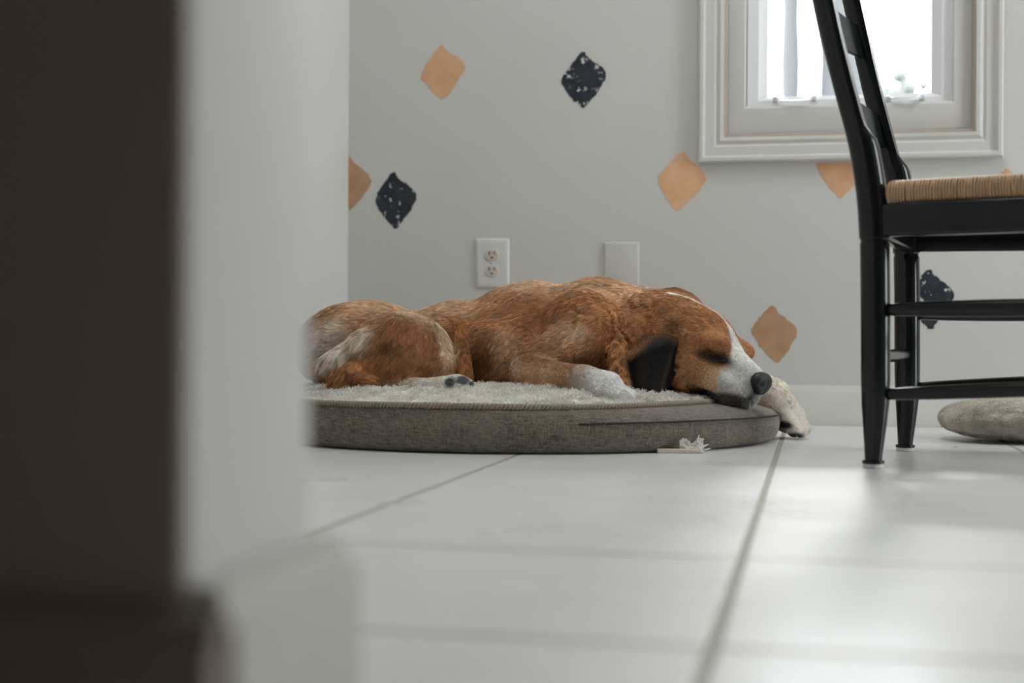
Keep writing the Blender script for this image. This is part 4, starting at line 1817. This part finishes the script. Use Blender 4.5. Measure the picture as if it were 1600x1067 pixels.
e = .012
for sy in (-1, 1):
    rung((e, sy * hb, .247), (SEAT_D - e, sy * fw, .250), .0085, .0135)
    rung((e, sy * hb, .115), (SEAT_D - e, sy * fw, .138), .0085, .0115)
rung((post_c(.175), -hb + e, .174), (post_c(.175), hb - e, .174), .0085, .0110)
rung((SEAT_D, -fw + e, .20), (SEAT_D, fw - e, .20), .0085, .0120)


# ladder slats bowed backwards
def slat(zc, hgt):
    bm = bmesh.new()
    n = 20
    rings = []
    for i in range(n + 1):
        t = i / n
        y_ = -hb + .006 + (BW - .012) * t
        b = math.sin(math.pi * t)
        cx_ = post_c(zc) - .006 - .030 * b
        h0, h1 = zc - hgt / 2, zc + hgt / 2 + .016 * b
        lean = slope
        rings.append([Vector((cx_ + sx * .0045 + lean * (z - zc), y_, z)) for sx, z in ((-1, h0 + .002), (0, h0), (1, h0 + .002), (1, h1 - .002), (0, h1), (-1, h1 - .002))])
    loft(bm, rings)
    return from_bm('back_slat', bm, M_chair, chair, autos=math.radians(50))


for zc in (.578, .742, .900):
    slat(zc, .062)

# rush seat: individual cords wrapped over the rails, meeting along diagonals
M_rush = NT('rush_cord')
nn_ = M_rush.noise(1, 3, .6, M_rush.scaled((230, 230, 12)))
oi = M_rush.noise(1, 3, .5, M_rush.scaled((90, 90, 8)))
cc_ = M_rush.mix(nn_, (0.36, 0.20, 0.10, 1), (0.60, 0.38, 0.22, 1))
cc_ = M_rush.mix(M_rush.math('MULTIPLY', oi, .5), cc_, (0.62, 0.47, 0.33, 1))
M_rush.set(Base_Color=cc_, Roughness=.55, Specular_IOR_Level=.35)
M_rush.bump(M_rush.noise(300, 3), .5, .0008)
M_rush = M_rush.m
bm = bmesh.new()
cor = [Vector((.020, -hb - .014, 0)), Vector((SEAT_D + .018, -fw - .017, 0)), Vector((SEAT_D + .018, fw + .017, 0)), Vector((.020, hb + .014, 0))]
ctr = sum(cor, Vector()) / 4
ZT, ZB = .4455, .4115
cr_ = .00215
rr = random.Random(9)
for i in range(4):
    p, q = cor[i], cor[(i + 1) % 4]
    L = (q - p).length
    nrm_ = Vector(((q - p).y, -(q - p).x, 0)).normalized()
    if (ctr - p).dot(nrm_) > 0:
        nrm_ = -nrm_
    n = int(L / .0046)
    c_in = p.lerp(q, .5) + (ctr - p.lerp(q, .5))
    for k in range(n):
        t = (k + .5) / n
        e0 = p.lerp(q, t)
        # inner end on the diagonal/centre line
        depth = (ctr - e0).dot(-nrm_)
        tt = 1 - abs(2 * t - 1)
        din = depth * min(1, tt * 1.0)
        w1, w2 = (rr.random() - .5) * .0011, (rr.random() - .5) * .0011
        al = (q - p).normalized()
        if din < .006:
            din = .006
        pts = [e0 - nrm_ * din + Vector((0, 0, ZT - .0065)), e0 - nrm_ * din * .45 + Vector((0, 0, ZT - .003)), e0 - nrm_ * .010 + Vector((0, 0, ZT)),
               e0 - nrm_ * .003 + Vector((0, 0, ZT - .0025)) + al * w1, e0 + nrm_ * .0015 + Vector((0, 0, ZT - .010)) + al * w1, e0 + nrm_ * .0018 + Vector((0, 0, (ZT + ZB) / 2)) + al * w2,
               e0 + nrm_ * .000 + Vector((0, 0, ZB + .006)) + al * w2, e0 - nrm_ * .005 + Vector((0, 0, ZB + .001)), e0 - nrm_ * .022 + Vector((0, 0, ZB + .0025))]
        tube(bm, pts, cr_ * (.9 + .25 * rr.random()), 6)
# cord pad filling beneath
vs_t = [bm.verts.new(c.lerp(ctr, .04) + Vector((0, 0, ZT - .010))) for c in cor]
vs_b = [bm.verts.new(c.lerp(ctr, .04) + Vector((0, 0, ZB + .004))) for c in cor]
bm.faces.new(vs_t)
bm.faces.new(vs_b)
for i in range(4):
    bm.faces.new((vs_t[i], vs_t[(i + 1) % 4], vs_b[(i + 1) % 4], vs_b[i]))
o = from_bm('rush_seat', bm, M_rush, chair, smooth=True)
o['label'] = 'woven tan rush seat'
